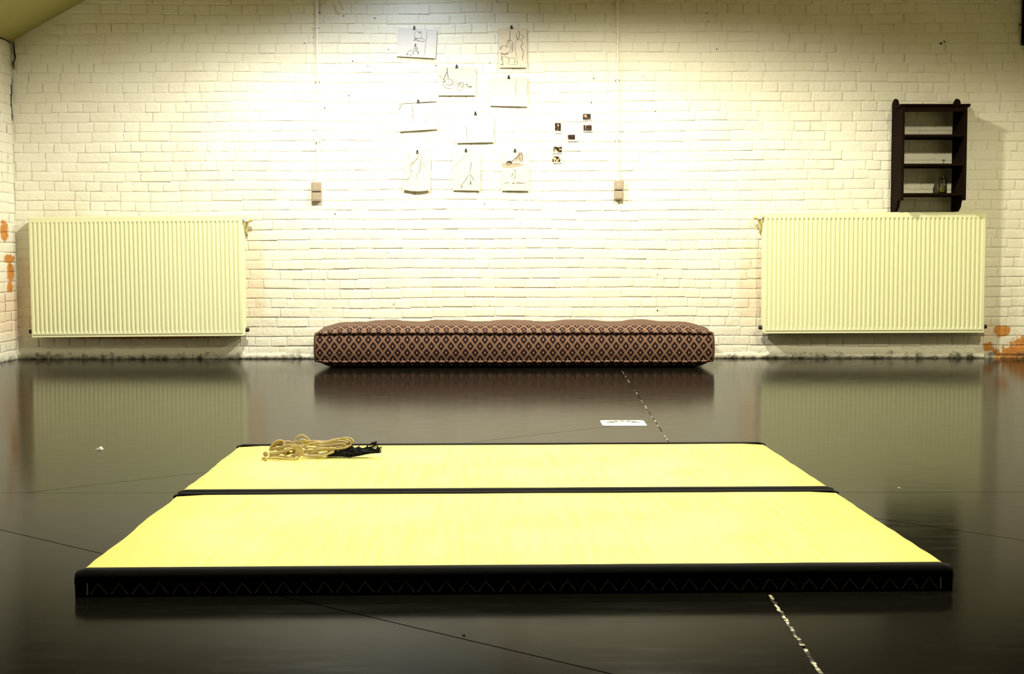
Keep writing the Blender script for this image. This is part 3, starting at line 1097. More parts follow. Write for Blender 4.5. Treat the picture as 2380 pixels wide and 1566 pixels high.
def sheet(corners, clip, label, mat, strokes, conv, washes=(), curl=0.0, y=-0.016, strips=()):
    tl, tr, br, bl = corners
    P = [on_y(q[0], q[1], y) for q in (tl, tr, br, bl)]
    root = thing('drawing', on_y((tl[0] + tr[0]) / 2, tl[1], y), label, 'drawing', 'sketches clipped to the brick wall')
    m = MB()
    n, k = 8, 8
    vv = []
    def surf(u, v):
        a = P[0].lerp(P[1], u)
        c = P[3].lerp(P[2], u)
        p = a.lerp(c, v)
        yy = y - 0.003 * v - 0.006 * v * v + 0.004 * math.sin(u * math.pi * 2 + 1) * v * 0.4
        if curl:
            yy -= curl * max(0.0, v - 0.45) ** 2 * 3.0
            p = p + Vector((0, 0, -0.012 * math.sin(u * math.pi) * max(0, v - 0.7) / 0.3 * (1 if curl else 0)))
        return Vector((p.x, yy, p.z))
    for j in range(k + 1):
        for i in range(n + 1):
            vv.append(surf(i / n, j / k))
    off = len(vv)
    vv += [p + Vector((0, 0.0006, 0)) for p in vv]
    fs = []
    for j in range(k):
        for i in range(n):
            a = j * (n + 1) + i
            fs.append((a, a + 1, a + n + 2, a + n + 1))
            fs.append((off + a, off + a + n + 1, off + a + n + 2, off + a + 1))
    rim = [i for i in range(n + 1)] + [j * (n + 1) + n for j in range(1, k + 1)] + [k * (n + 1) + i for i in range(n - 1, -1, -1)] + [j * (n + 1) for j in range(k - 1, 0, -1)]
    for i in range(len(rim)):
        a, c = rim[i], rim[(i + 1) % len(rim)]
        fs.append((a, c, off + c, off + a))
    m.add(vv, fs)
    sh = m.build('sheet', mat, root, True, 60)
    # ink: thin strips lying on the paper
    def to_uv(px, py):
        q = on_y(px, py, y)
        u = (q.x - P[0].x) / (P[1].x - P[0].x)
        top = P[0].z + (P[1].z - P[0].z) * u
        bot = P[3].z + (P[2].z - P[3].z) * u
        return min(1, max(0, u)), min(1, max(0, (q.z - top) / (bot - top)))
    def ribbon(mb, pts, wid):
        pp = [surf(*to_uv(*conv(*q))) + Vector((0, -0.0009, 0)) for q in smooth_line(pts, 4)]
        vv_, fs_ = [], []
        for i, p in enumerate(pp):
            d = pp[min(i + 1, len(pp) - 1)] - pp[max(i - 1, 0)]
            sd = Vector((-d.z, 0, d.x))
            sd = sd.normalized() * wid / 2 if sd.length > 1e-7 else Vector((wid / 2, 0, 0))
            taper = 0.55 + 0.45 * math.sin(math.pi * (i + 0.3) / (len(pp) - 0.4))
            vv_ += [p + sd * taper, p - sd * taper]
            if i:
                fs_.append((2 * i - 2, 2 * i - 1, 2 * i + 1, 2 * i))
        mb.add(vv_, fs_)
    by = {}
    for (kind, wid, pts) in strokes:
        by.setdefault(kind, []).append((wid, pts))
    for kind, lst in by.items():
        mb = MB()
        for wid, pts in lst:
            ribbon(mb, pts, wid)
        mb.build('ink_lines', M[kind], sh)['kind'] = 'stuff'
    for (kind, pts) in washes:
        mb = MB()
        pp = [surf(*to_uv(*conv(*q))) + Vector((0, -0.0006, 0)) for q in pts]
        mb.add(pp, [tuple(range(len(pp)))])
        mb.build('ink_wash', M[kind], sh)
    clip_parts(root, clip[0], clip[1], y - 0.001)
    return root

I, Bn, Ws = 'ink', 'ink_brown', 'ink_wash'
T, Md, Tk = 0.0024, 0.0034, 0.0050
# 1 two small seated figures
sheet([(924.5, 65), (1016.5, 68.5), (1012.5, 136), (921.5, 131)], (963, 68), 'landscape sketch with two small figures one above the other, topmost left of the drawings', M['paper_pink'],
      [(I, T, [(575, 200), (535, 225), (525, 260), (545, 300), (600, 310), (630, 290), (625, 250), (600, 215)]),
       (I, Tk, [(600, 205), (590, 240)]), (I, Md, [(620, 205), (625, 235)]),
       (I, Tk, [(530, 300), (545, 330), (520, 340)]), (I, T, [(560, 300), (600, 345), (655, 355), (680, 340), (660, 315), (620, 310)]),
       (I, Md, [(555, 310), (570, 340), (600, 350)]), (I, Tk, [(540, 385), (560, 395), (540, 410), (565, 420), (540, 425)]),
       (I, Md, [(535, 420), (530, 470), (545, 490), (585, 470), (575, 430)]), (I, Md, [(560, 430), (550, 460), (580, 450)]),
       (I, T, [(520, 550), (525, 515), (500, 490), (460, 495), (435, 525), (430, 548)]), (I, Tk, [(430, 548), (455, 535)]),
       (I, Tk, [(475, 548), (500, 552)]), (I, T, [(530, 500), (530, 550)]), (I, Md, [(565, 490), (595, 515), (600, 555)]), (I, Tk, [(590, 500), (605, 525)]),
       (Bn, T, [(710, 190), (690, 560)])], Z1)
# 2 three studies of a figure hung by a rope
sheet([(1157.8, 65.5), (1224.3, 66), (1224.5, 157.5), (1159, 157.5)], (1189, 66.5), 'upright sketch crowded with three figure studies, topmost right of the drawings', M['paper_fold'],
      [(I, Md, [(1912, 190), (1908, 300), (1900, 370)]), (I, T, [(1905, 330), (1870, 350), (1860, 400)]), (I, T, [(1900, 340), (1885, 370), (1880, 410)]),
       (I, Md, [(1910, 330), (1945, 360), (1950, 430), (1945, 500), (1920, 520)]), (I, T, [(1905, 380), (1930, 400), (1935, 480)]),
       (I, T, [(1780, 470), (1790, 430), (1830, 415), (1880, 420), (1915, 440), (1910, 490), (1870, 520), (1820, 525), (1775, 520)]),
       (I, Tk, [(1770, 525), (1830, 545), (1890, 525)]), (I, Md, [(1785, 420), (1765, 475)]), (I, Md, [(1850, 425), (1870, 450)]),
       (I, Md, [(2020, 215), (2050, 215), (2040, 300), (2000, 290), (2020, 230)]), (I, Tk, [(2025, 310), (2020, 335)]),
       (I, T, [(2060, 260), (2100, 270), (2110, 300), (2080, 320)]), (I, T, [(2020, 330), (1985, 370), (1985, 430), (1995, 520), (2020, 600)]),
       (I, Md, [(2040, 320), (2085, 350), (2095, 390), (2070, 430), (2100, 490), (2105, 540), (2090, 600)]), (I, T, [(2095, 560), (2090, 630)]),
       (I, Md, [(1785, 550), (1790, 580), (1800, 640), (1805, 685)]), (I, Tk, [(1770, 690), (1815, 685)]), (I, T, [(1790, 590), (1770, 630)]),
       (I, T, [(1790, 575), (1850, 580), (1895, 600), (1890, 660), (1860, 690)]), (I, T, [(1895, 600), (1960, 595), (2010, 630), (2020, 670), (1990, 690), (1890, 690)]),
       (I, Md, [(1975, 630), (1975, 660), (1990, 662)])], Z1)
# 3 lying figure with raised legs tied
sheet([(1019, 155.5), (1106.5, 156.5), (1106.5, 222), (1017.5, 222)], (1061.5, 158), 'landscape sketch of one lying figure with a taut rope, below the topmost pair', M['paper'],
      [(I, Md, [(993, 740), (993, 790)]), (I, Md, [(1004, 740), (1004, 790)]), (I, Tk, [(998, 790), (975, 850), (952, 905)]), (I, Tk, [(1002, 790), (1018, 895)]),
       (Bn, T, [(955, 905), (920, 880), (895, 850), (905, 885), (935, 925)]), (I, Md, [(930, 900), (965, 915), (945, 950), (975, 930)]),
       (I, Md, [(970, 925), (1000, 900), (1040, 905), (1075, 930), (1075, 970), (1040, 995), (1000, 985), (975, 950), (970, 925)]),
       (I, T, [(1035, 910), (1030, 950), (1045, 990)]), (Bn, Md, [(935, 930), (945, 990), (970, 1025), (1030, 1038), (1085, 1040)]),
       (Bn, T, [(1050, 900), (1110, 930), (1085, 975), (1085, 1035)]), (Bn, T, [(1110, 945), (1140, 940), (1130, 1000), (1135, 1040)]),
       (I, Md, [(1155, 1045), (1165, 990), (1190, 955), (1225, 1020)]), (I, Md, [(1190, 955), (1225, 950), (1240, 985), (1215, 1025)]),
       (I, Md, [(1160, 950), (1200, 1000)]), (Bn, T, [(1155, 1045), (1185, 1070), (1225, 1050), (1235, 1020), (1180, 1025)]),
       (Bn, T, [(1240, 1000), (1275, 970), (1300, 990), (1290, 1025), (1250, 1030)]), (I, Tk, [(1290, 1015), (1330, 1005), (1355, 1018), (1310, 1024)]), (I, Md, [(1270, 975), (1290, 985), (1300, 1000)])], Z1)
# 4 nearly blank with a line
sheet([(1138, 180.5), (1228.5, 181), (1226.5, 248), (1137, 246)], (1182.5, 182.5), 'landscape sheet with one upright brown line near its right side, under the crowded upright sketch', M['paper'],
      [(Bn, T, [(2003, 890), (2000, 1000), (2000, 1135)]), (Bn, T, [(2175, 890), (2172, 1135)])], Z1,
      [('paper_fold', [(1612, 890), (1990, 890), (1990, 1130), (1612, 1130)]), ('paper_fold', [(2012, 890), (2170, 890), (2168, 1130), (2012, 1130)])])
# 5 sheet with dark upper edge
sheet([(926, 241), (1014.5, 235), (1018.5, 300), (929, 306)], (972, 239), 'tilted landscape sheet with a dark top edge and faint marks, left of the middle row', M['paper'],
      [(I, 0.0085, [(560, 121), (700, 112), (842, 104)]), (I, 0.004, [(292, 134), (430, 128), (570, 121)]), (I, Md, [(338, 140), (315, 185), (298, 225)]),
       (Bn, Md, [(482, 135), (488, 260), (492, 390)]), (Bn, T, [(295, 140), (300, 260)]), (Bn, T, [(670, 290), (700, 285), (725, 270)]), (Bn, T, [(630, 380), (670, 370)]), (Bn, T, [(580, 145), (590, 150)])], Z2,
      [('paper_pink', [(294, 230), (330, 180), (380, 260), (350, 405), (305, 405)])])
# 6 blank with a folded strip
sheet([(1059.5, 265), (1150, 265), (1149.5, 330.5), (1060.5, 332.5)], (1105, 267), 'landscape sheet with one upright brown line near its left side, right of the middle row', M['paper'],
      [(Bn, Md, [(1279, 450), (1282, 560), (1284, 685)]), (Bn, T, [(1683, 440), (1683, 680)])], Z2,
      [('paper_pink', [(1128, 455), (1160, 455), (1165, 690), (1132, 690)])])
# 7 curled sheet with branching lines
sheet([(939, 355), (1002, 355), (1001, 441.5), (937, 440.5)], (970, 356), 'upright sheet with thin branching lines and a curled bottom edge, leftmost of the lowest row', M['paper'],
      [(Bn, Md, [(628, 850), (625, 920), (615, 985), (605, 1050), (595, 1130), (565, 1170), (560, 1240)]), (Bn, Md, [(610, 860), (570, 920), (510, 980), (440, 1035)]),
       (Bn, T, [(580, 930), (530, 960), (470, 1035)]), (Bn, T, [(620, 985), (660, 1020), (680, 1060)]), (Bn, T, [(612, 1040), (645, 1080)]), (Bn, T, [(545, 880), (550, 910)]),
       (Bn, T, [(560, 950), (510, 1000), (470, 1070), (500, 1140)]), (Bn, T, [(465, 1095), (510, 1150)]), (Bn, T, [(490, 1150), (450, 1220), (415, 1290)]),
       (I, 0.0036, [(372, 1245), (415, 1232), (450, 1222)]), (I, T, [(430, 855), (438, 915)]), (I, T, [(695, 965), (712, 1000)]), (Bn, T, [(410, 1110), (405, 1150)])], Z2, (), 0.012)
# 8 spindly stick drawing
sheet([(1051, 351.5), (1118.5, 352), (1116.5, 443), (1052, 442)], (1083, 352.5), 'upright sheet with one thin forked line, middle of the lowest row', M['paper'],
      [(I, Md, [(1350, 970), (1348, 1010), (1340, 1080), (1330, 1145)]), (I, Tk, [(1348, 990), (1348, 1010)]), (I, Md, [(1330, 1145), (1290, 1210), (1250, 1270), (1205, 1320)]),
       (I, Tk, [(1282, 1220), (1275, 1240)]), (I, Md, [(1335, 1155), (1370, 1205), (1405, 1260)]), (I, Tk, [(1372, 1208), (1380, 1222)]), (I, T, [(1340, 1165), (1345, 1260)]),
       (I, 0.006, [(1346, 1255), (1346, 1285)]), (I, Md, [(1346, 1280), (1320, 1312)]), (I, Md, [(1346, 1280), (1345, 1318)]), (I, Md, [(1348, 1280), (1368, 1310)]),
       (I, Md, [(1205, 1320), (1198, 1370)]), (I, Md, [(1222, 1325), (1218, 1372)]), (I, Md, [(1205, 1320), (1225, 1328)]), (Bn, T, [(1290, 865), (1240, 910), (1100, 1050)]), (Bn, T, [(1300, 880), (1330, 960)])], Z2)
# 9 ink wash figure over small kneeling figure
sheet([(1165, 352), (1231.5, 352), (1230, 443.5), (1164, 442.7)], (1197, 353), 'upright sheet with a shaded ink figure above a small one, right of lowest row', M['paper'],
      [(I, Tk, [(2050, 840), (2035, 880), (2000, 920), (1940, 970)]), (I, Tk, [(2080, 840), (2095, 900), (2090, 980)]), (I, Md, [(2060, 850), (2045, 900), (2070, 940)]),
       (I, Tk, [(1935, 965), (1880, 970), (1865, 1000), (1890, 1020), (1950, 1000)]), (I, Md, [(1945, 975), (1990, 930), (2030, 950), (1980, 985)]), (I, Md, [(2030, 910), (2060, 960), (2085, 985)]),
       (I, Md, [(1960, 1000), (2010, 1010), (2050, 995)]), (I, T, [(2050, 850), (2070, 845), (2078, 870), (2055, 880), (2070, 900)]),
       (I, Md, [(1960, 1105), (1985, 1095), (2000, 1120), (1995, 1145)]), (Bn, Md, [(1975, 1130), (1945, 1170), (1935, 1200)]), (Bn, Md, [(1990, 1145), (2000, 1185), (1980, 1215), (1960, 1210)]),
       (Bn, T, [(1965, 1150), (1960, 1180), (1985, 1180)]), (Bn, T, [(1935, 1200), (1915, 1215)]), (Bn, T, [(2000, 1215), (2005, 1255)]), (Bn, T, [(1950, 1250), (1970, 1260)]),
       (I, Md, [(1830, 1295), (1870, 1285), (1915, 1282)]), (I, 0.006, [(1950, 1288), (1985, 1292)]), (I, 0.005, [(2000, 1285), (2060, 1284), (2110, 1290)]), (I, Md, [(2110, 1290), (2145, 1280)])], Z2,
      [(Ws, [(1800, 1000), (1870, 990), (1960, 1005), (2050, 1000), (2130, 1020), (2040, 1045), (1930, 1065), (1810, 1055)]),
       (Ws, [(1940, 968), (2020, 905), (2050, 840), (2080, 840), (2092, 970), (2060, 960), (2030, 925), (1985, 970)]), ('ink', [(1870, 975), (1930, 968), (1955, 990), (1900, 1025), (1875, 1020)])])

# ================================================================== SMALL PHOTO PRINTS
Z5 = lambda x, y: (1240 + x / 6.263, 230 + y / 6.263)
prints = [((717, 215, 833, 303), (705, 203, 862, 314), 'small landscape photo print, topmost of the cluster, beside the right conduit', 1.3, (0.46, 0.28, 0.18)),
          ((727, 377, 848, 463), (716, 350, 862, 474), 'small landscape photo print directly under the topmost one of the cluster', 4.1, (0.55, 0.30, 0.16)),
          ((310, 350, 400, 467), (300, 340, 408, 500), 'small upright photo print, the only upright one of the cluster', 7.7, (0.46, 0.28, 0.16)),
          ((498, 520, 605, 592), (490, 508, 655, 615), 'small photo print in the middle of the cluster with a wide white right margin', 2.2, (0.30, 0.12, 0.06)),
          ((290, 693, 412, 780), (268, 682, 416, 794), 'small landscape photo print, second lowest of the cluster, left side', 9.4, (0.72, 0.50, 0.26)),
          ((275, 835, 392, 920), (268, 824, 416, 936), 'small landscape photo print, lowest of the cluster, left side', 5.8, (0.66, 0.48, 0.26))]
for k, (im, bd, lab, seed, warm) in enumerate(prints):
    y = -0.012
    a, c = on_y(*Z5(bd[0], bd[1]), y), on_y(*Z5(bd[2], bd[3]), y)
    root = thing('photo_print', ((a.x + c.x) / 2, y, c.z), lab, 'photo', 'small photo prints stuck to the wall')
    MB().box(a.x, c.x, y - 0.001, y, c.z, a.z).build('print_paper', M['print_white'], root)
    a, c = on_y(*Z5(im[0], im[1]), y), on_y(*Z5(im[2], im[3]), y)
    MB().box(a.x, c.x, y - 0.0016, y - 0.0011, c.z, a.z).build('picture', photo_mat('photo_picture_%d' % k, seed, warm), root, origin=((a.x + c.x) / 2, y, c.z))


# ================================================================== LONG CUSHION
YC = -0.90                       # front face of the cushion
a, c = on_y(735, 800, YC), on_y(1655, 800, YC)
CX, HL = (a.x + c.x) / 2, (c.x - a.x) / 2
DEP = 0.80
zt_ = on_y(1190, 773, YC).z      # front top seam
zb_ = on_y(1190, 841, YC).z      # front bottom seam
cushion = thing('bench_cushion', (CX, YC + DEP / 2, 0.0), 'long box cushion in maroon diamond-patterned fabric on the floor against the wall', 'cushion')
ycen = YC + DEP / 2
hd = DEP / 2
def section():
    """closed loop (y, z, tag) round the cushion, starting under the front; local y, front is -hd"""
    pts = []
    pts.append((-hd + 0.10, 0.0))
    pts.append((-hd + 0.050, 0.008))
    pts.append((-hd + 0.016, zb_ * 0.45))
    pts.append((-hd + 0.003, zb_))
    for k in range(1, 8):
        t = k / 8
        pts.append((-hd - 0.014 * math.sin(math.pi * t), zb_ + (zt_ - zb_) * t))
    pts.append((-hd + 0.003, zt_))
    for k in range(1, 7):
        t = k / 7
        pts.append((-hd + 0.003 + 0.13 * t, zt_ + 0.052 * math.sin(math.pi / 2 * t)))
    for k in range(1, 8):
        t = k / 8
        pts.append((-hd + 0.133 + (2 * hd - 0.266) * t, zt_ + 0.052 + 0.018 * math.sin(math.pi * t)))
    for k in range(0, 7):
        t = k / 7
        pts.append((hd - 0.133 + 0.13 * t, zt_ + 0.052 * math.cos(math.pi / 2 * t)))
    pts.append((hd - 0.003, zt_))
    pts.append((hd + 0.006, (zt_ + zb_) / 2))
    pts.append((hd - 0.003, zb_))
    pts.append((hd - 0.05, 0.008))
    pts.append((hd - 0.10, 0.0))
    return pts
sec = section()
ns = len(sec)
arc = [0.0]
for i in range(1, ns):
    arc.append(arc[-1] + math.hypot(sec[i][0] - sec[i - 1][0], sec[i][1] - sec[i - 1][1]))
arc.append(arc[-1] + 0.6)
stations = []
for k in range(9):                # rounded left end
    t = k / 8
    stations.append((-HL - 0.022 + 0.022 * t ** 2 if t < 1 else -HL, 0.35 + 0.65 * math.sin(math.pi / 2 * t), -0.26 * (1 - t)))
nxs = 110
for k in range(1, nxs):
    stations.append((-HL + 2 * HL * k / nxs, 1.0, 0.0))
for k in range(9):
    t = 1 - k / 8
    stations.append((HL + 0.022 - 0.022 * t ** 2 if t < 1 else HL, 0.35 + 0.65 * math.sin(math.pi / 2 * t), 0.26 * (1 - t)))
TUFTS = [(-0.70, 0.0), (-0.24, 0.0), (0.22, 0.0), (0.70, 0.0), (-1.12, 0), (1.12, 0)]
def top_bulge(xl_, y, z):
    if z < zt_ + 0.004:
        return 0.0
    wgt = min(1.0, (z - zt_) / 0.05)
    d = 0.0
    for (tx, ty) in TUFTS:
        d -= 0.030 * math.exp(-(((xl_ - tx) / 0.09) ** 2 + ((y - ty) / 0.22) ** 2))
    e = max(0.0, abs(xl_) - (HL - 0.24)) / 0.24
    d -= 0.050 * e ** 1.6
    d += 0.006 * noise.noise((xl_ * 7, y * 7, 2))
    return d * wgt
m = MB()
vv = []
for (x, s, du) in stations:
    for (y, z) in sec:
        zc_ = 0.13
        zz = zc_ + (z - zc_) * s + top_bulge(x, y, z)
        if z < zb_ * 0.9:
            e = max(0.0, abs(x) - (HL - 0.13)) / 0.13
            zz += 0.040 * e ** 2
        rip = 0.0025 * noise.noise((x * 6, z * 14, 1.0))
        yy = y * (s * 0.15 + 0.85 if s < 1 else 1)
        vv.append((CX + x, ycen + yy + (rip if y < 0 else 0), max(0.0, zz)))
fs, uvs, under = [], [], []
for i in range(len(stations) - 1):
    ua, ub = stations[i][0] + stations[i][2], stations[i + 1][0] + stations[i + 1][2]
    for j in range(ns):
        j2 = (j + 1) % ns
        fs.append((i * ns + j, i * ns + j2, (i + 1) * ns + j2, (i + 1) * ns + j))
        uvs.append([(ua, arc[j]), (ua, arc[j + 1]), (ub, arc[j + 1]), (ub, arc[j])])
fs.append(tuple(range(ns)))
uvs.append([(p[0], p[1]) for p in sec])
fs.append(tuple((len(stations) - 1) * ns + j for j in range(ns)))
uvs.append([(p[0], p[1]) for p in sec])
m.add(vv, fs, uvs)
m.build('cover', M['fabric'], cushion, True)

def seam_loop(z, rad, sag, outset, name, ripple, mat):
    path = []
    cr = 0.035
    hx, hy = HL + outset, hd + outset
    corners = [(-hx, -hy), (hx, -hy), (hx, hy), (-hx, hy)]
    segs = []
    nf = 120
    for k in range(nf + 1):
        x = -hx + cr + (2 * hx - 2 * cr) * k / nf
        segs.append((x, -hy))
    for k in range(1, 6):
        an = -math.pi / 2 + math.pi / 2 * k / 6
        segs.append((hx - cr + cr * math.cos(an), -hy + cr + cr * math.sin(an)))
    for k in range(13):
        segs.append((hx, -hy + cr + (2 * hy - 2 * cr) * k / 12))
    for k in range(1, 6):
        an = math.pi / 2 * k / 6
        segs.append((hx - cr + cr * math.cos(an), hy - cr + cr * math.sin(an)))
    for k in range(41):
        segs.append((hx - cr - (2 * hx - 2 * cr) * k / 40, hy))
    for k in range(1, 6):
        an = math.pi / 2 + math.pi / 2 * k / 6
        segs.append((-hx + cr + cr * math.cos(an), hy - cr + cr * math.sin(an)))
    for k in range(13):
        segs.append((-hx, hy - cr - (2 * hy - 2 * cr) * k / 12))
    for k in range(1, 6):
        an = math.pi + math.pi / 2 * k / 6
        segs.append((-hx + cr + cr * math.cos(an), -hy + cr + cr * math.sin(an)))
    for (x, y) in segs:
        e = max(0.0, abs(x) - (HL - 0.18)) / 0.18
        path.append((CX + x, ycen + y + ripple * noise.noise((x * 9, y * 9, z * 10)), z + sag * e ** 2 + ripple * noise.noise((x * 8, y * 5, 3 + z))))
    mm = MB()
    mm.tube(path, rad, 8, True)
    # scale the tube's own v to real size so the lattice keeps its scale
    mm.uv = [[(u, v * 2 * math.pi * rad) for (u, v) in f] for f in mm.uv]
    return mm.build(name, mat, cushion, True)
seam_loop(zt_ + 0.001, 0.010, -0.010, 0.004, 'rolled_top_edge', 0.003, M['fabric'])
seam_loop(zb_ + 0.002, 0.009, 0.006, 0.004, 'rolled_bottom_edge', 0.004, M['fabric'])
for s in (-1, 1):
    mm = MB()
    path = [(CX + s * (HL + 0.006), YC + 0.012 - 0.010 * math.sin(math.pi * k / 12), zb_ + (zt_ - zb_) * k / 12) for k in range(13)]
    mm.tube(path, 0.006, 8)
    mm.build('corner_seam', M['fabric'], cushion, True)


# ================================================================== FLOOR DRAIN
dc = on_z(1448.5, 983.5, 0.0)
root = thing('floor_drain', (dc.x, dc.y, 0.0), 'white square floor drain cover with a ring of dark slots set in the floor', 'drain cover')
hw = 0.102
m = MB()
pl = []
for (sx, sy) in ((1, 1), (-1, 1), (-1, -1), (1, -1)):
    a0 = {(1, 1): 0, (-1, 1): 90, (-1, -1): 180, (1, -1): 270}[(sx, sy)]
    r = 0.02
    for k in range(4):
        an = math.radians(a0 + 30 * k)
        pl.append((dc.x + sx * (hw - r) + r * math.cos(an), dc.y + sy * (hw - r) + r * math.sin(an)))
m.prism(pl, 'z', -0.004, 0.002)
m.build('cover_plate', M['white_plate'], root)
for rr_, nm in ((0.082, 'outer_ring'), (0.040, 'inner_ring')):
    m = MB()
    m.tube([(dc.x + rr_ * math.cos(2 * math.pi * k / 40), dc.y + rr_ * math.sin(2 * math.pi * k / 40), 0.002) for k in range(40)], 0.0016, 6, True)
    m.build(nm, M['white_plate'], root, True)
for k in range(7):
    an = math.radians(12 + 156 * k / 6)
    d = Vector((math.cos(an), math.sin(an)))
    t_ = Vector((-d.y, d.x))
    c0 = Vector((dc.x, dc.y)) + d * 0.058
    q = [c0 + d * 0.021 + t_ * 0.0088, c0 + d * 0.021 - t_ * 0.0088, c0 - d * 0.021 - t_ * 0.0060, c0 - d * 0.021 + t_ * 0.0060]
    m = MB()
    m.prism([(p.x, p.y) for p in q], 'z', 0.001, 0.0026)
    m.build('slot', M['slot'], root)


# ================================================================== TATAMI MATS
MR = 0.027
MATC = (0.002, -7.0725)
TZ = 0.056
cmr, smr = math.cos(MR), math.sin(MR)
def mat_thing(v0, v1, lab, edge_front, seed):
    """v0..v1: from near to far long edge; local x along the long side"""
    hx = 1.0
    bw = 0.038
    rloc = Vector((MATC[0] - smr * (v0 + v1) / 2, MATC[1] + cmr * (v0 + v1) / 2, 0.0))
    root = thing('tatami_mat', rloc, lab, 'mat', 'straw tatami mats laid side by side')
    root.rotation_euler = (0, 0, MR)
    hv = (v1 - v0) / 2
    rs = random.Random(seed)
    def local(mb, name, mat, smooth=False, angle=None):
        me = mb.mesh(name, mat, (0, 0, 0), smooth, angle)
        o = bpy.data.objects.new(name, me)
        col.objects.link(o)
        o.parent = root
        return o
    # rush top, its two short sides slightly wavy
    nv, nu = 40, 24
    vv = []
    top = TZ - 0.0015
    ya, yb2 = -hv + bw, hv - bw
    def sidewave(sg, y):
        return sg * (hx + 0.006 * noise.noise((y * 4.0, sg * 3.1 + seed, 0)) + 0.0025 * noise.noise((y * 15, sg, seed)))
    for j in range(nv + 1):
        y = ya - 0.004 + (yb2 - ya + 0.008) * j / nv
        for i in range(nu + 1):
            t = -1 + 2 * i / nu
            x = t * hx
            z = top + 0.0008 * noise.noise((x * 3, y * 3, seed))
            if i == 0 or i == nu:
                x = sidewave(-1 if i == 0 else 1, y)
                z -= 0.004
            vv.append((x, y, z))
    fs = [(j * (nu + 1) + i, j * (nu + 1) + i + 1, (j + 1) * (nu + 1) + i + 1, (j + 1) * (nu + 1) + i) for j in range(nv) for i in range(nu)]
    off = len(vv)
    for j in range(nv + 1):           # skirt wrapped over the short ends
        for sg, i in ((-1, 0), (1, nu)):
            p = vv[j * (nu + 1) + i]
            vv.append((p[0] - sg * 0.002, p[1], top - 0.016))
    for j in range(nv):
        for q, i in ((0, 0), (1, nu)):
            fs.append((j * (nu + 1) + i, (j + 1) * (nu + 1) + i, off + (j + 1) * 2 + q, off + j * 2 + q))
    local(MB().add(vv, fs), 'rush_cover', M['straw'], True, 50)
    local(MB().box(-hx + 0.004, hx - 0.004, -hv + 0.012, hv - 0.012, 0.0, TZ - 0.006), 'straw_core', M['straw_side'])
    # black cotton bindings on the two long edges
    for sg, nm in ((-1, 'near_binding'), (1, 'far_binding')):
        prof = [(bw, TZ + 0.0003), (bw - 0.004, TZ + 0.0028), (0.016, TZ + 0.0030), (0.006, TZ - 0.001), (0.0005, TZ - 0.010), (0.0, TZ - 0.022), (0.003, TZ - 0.032), (0.004, 0.0)]
        n = 90
        vv = []
        for i in range(n + 1):
            x = -hx - 0.008 + (2 * hx + 0.016) * i / n
            w = 0.0022 * noise.noise((x * 5, sg * 2 + seed, 1)) + 0.001 * noise.noise((x * 17, sg + seed, 5))
            endr = max(0.0, abs(x) - hx) / 0.008
            for k, (d, z) in enumerate(prof):
                dd = d + (w if k <= 1 else w * 0.4)
                zz = z - (0.006 * endr ** 2 if k < 6 else 0)
                vv.append((x, sg * (hv - dd - 0.004 * endr ** 2), zz))
        np_ = len(prof)
        fs = [(i * np_ + k, (i + 1) * np_ + k, (i + 1) * np_ + k + 1, i * np_ + k + 1) for i in range(n) for k in range(np_ - 1)]
        # closed ends
        for i in (0, n):
            fs.append(tuple(i * np_ + k for k in range(np_)))
        local(MB().add(vv, fs), nm, M['border'], True, 60)
    if edge_front:
        # zigzag quilting thread on the near side
        y = -hv + 0.0015
        nz = 42
        st = MB()
        x0 = -hx + 0.025
        stp = (2 * hx - 0.05) / nz
        zt2, zb2 = 0.029, 0.004
        for i in range(nz):
            xa = x0 + i * stp + rs.uniform(-0.002, 0.002)
            ztj = zt2 + rs.uniform(-0.0015, 0.0015)
            st.tube([(xa + stp * 0.10, y, zb2), (xa + stp * 0.48, y - 0.0004, ztj), (xa + stp * 0.92, y, zb2)], 0.0008, 5)
        local(st, 'zigzag_stitching', M['thread'])
        for sx_ in (-1, 1):
            e = MB()
            e.tube([(sx_ * (hx - 0.022), y - 0.001, 0.003), (sx_ * (hx - 0.0225), y - 0.0015, 0.030)], 0.0016, 6)
            local(e, 'end_stitch', M['thread'])
        e = MB()
        e.tube([(-hx, y - 0.0002, 0.0285), (0, y - 0.0002, 0.0290), (hx, y - 0.0002, 0.0285)], 0.0006, 5)
        local(e, 'red_stitch_line', M['red_thread'])
    return root
near_mat = mat_thing(-0.030, 1.000, 'yellow straw tatami mat nearest the camera with white zigzag stitching on its black edge', True, 3)
mat_thing(1.003, 2.045, 'yellow straw tatami mat farther back, carrying the rope bundle', False, 8)


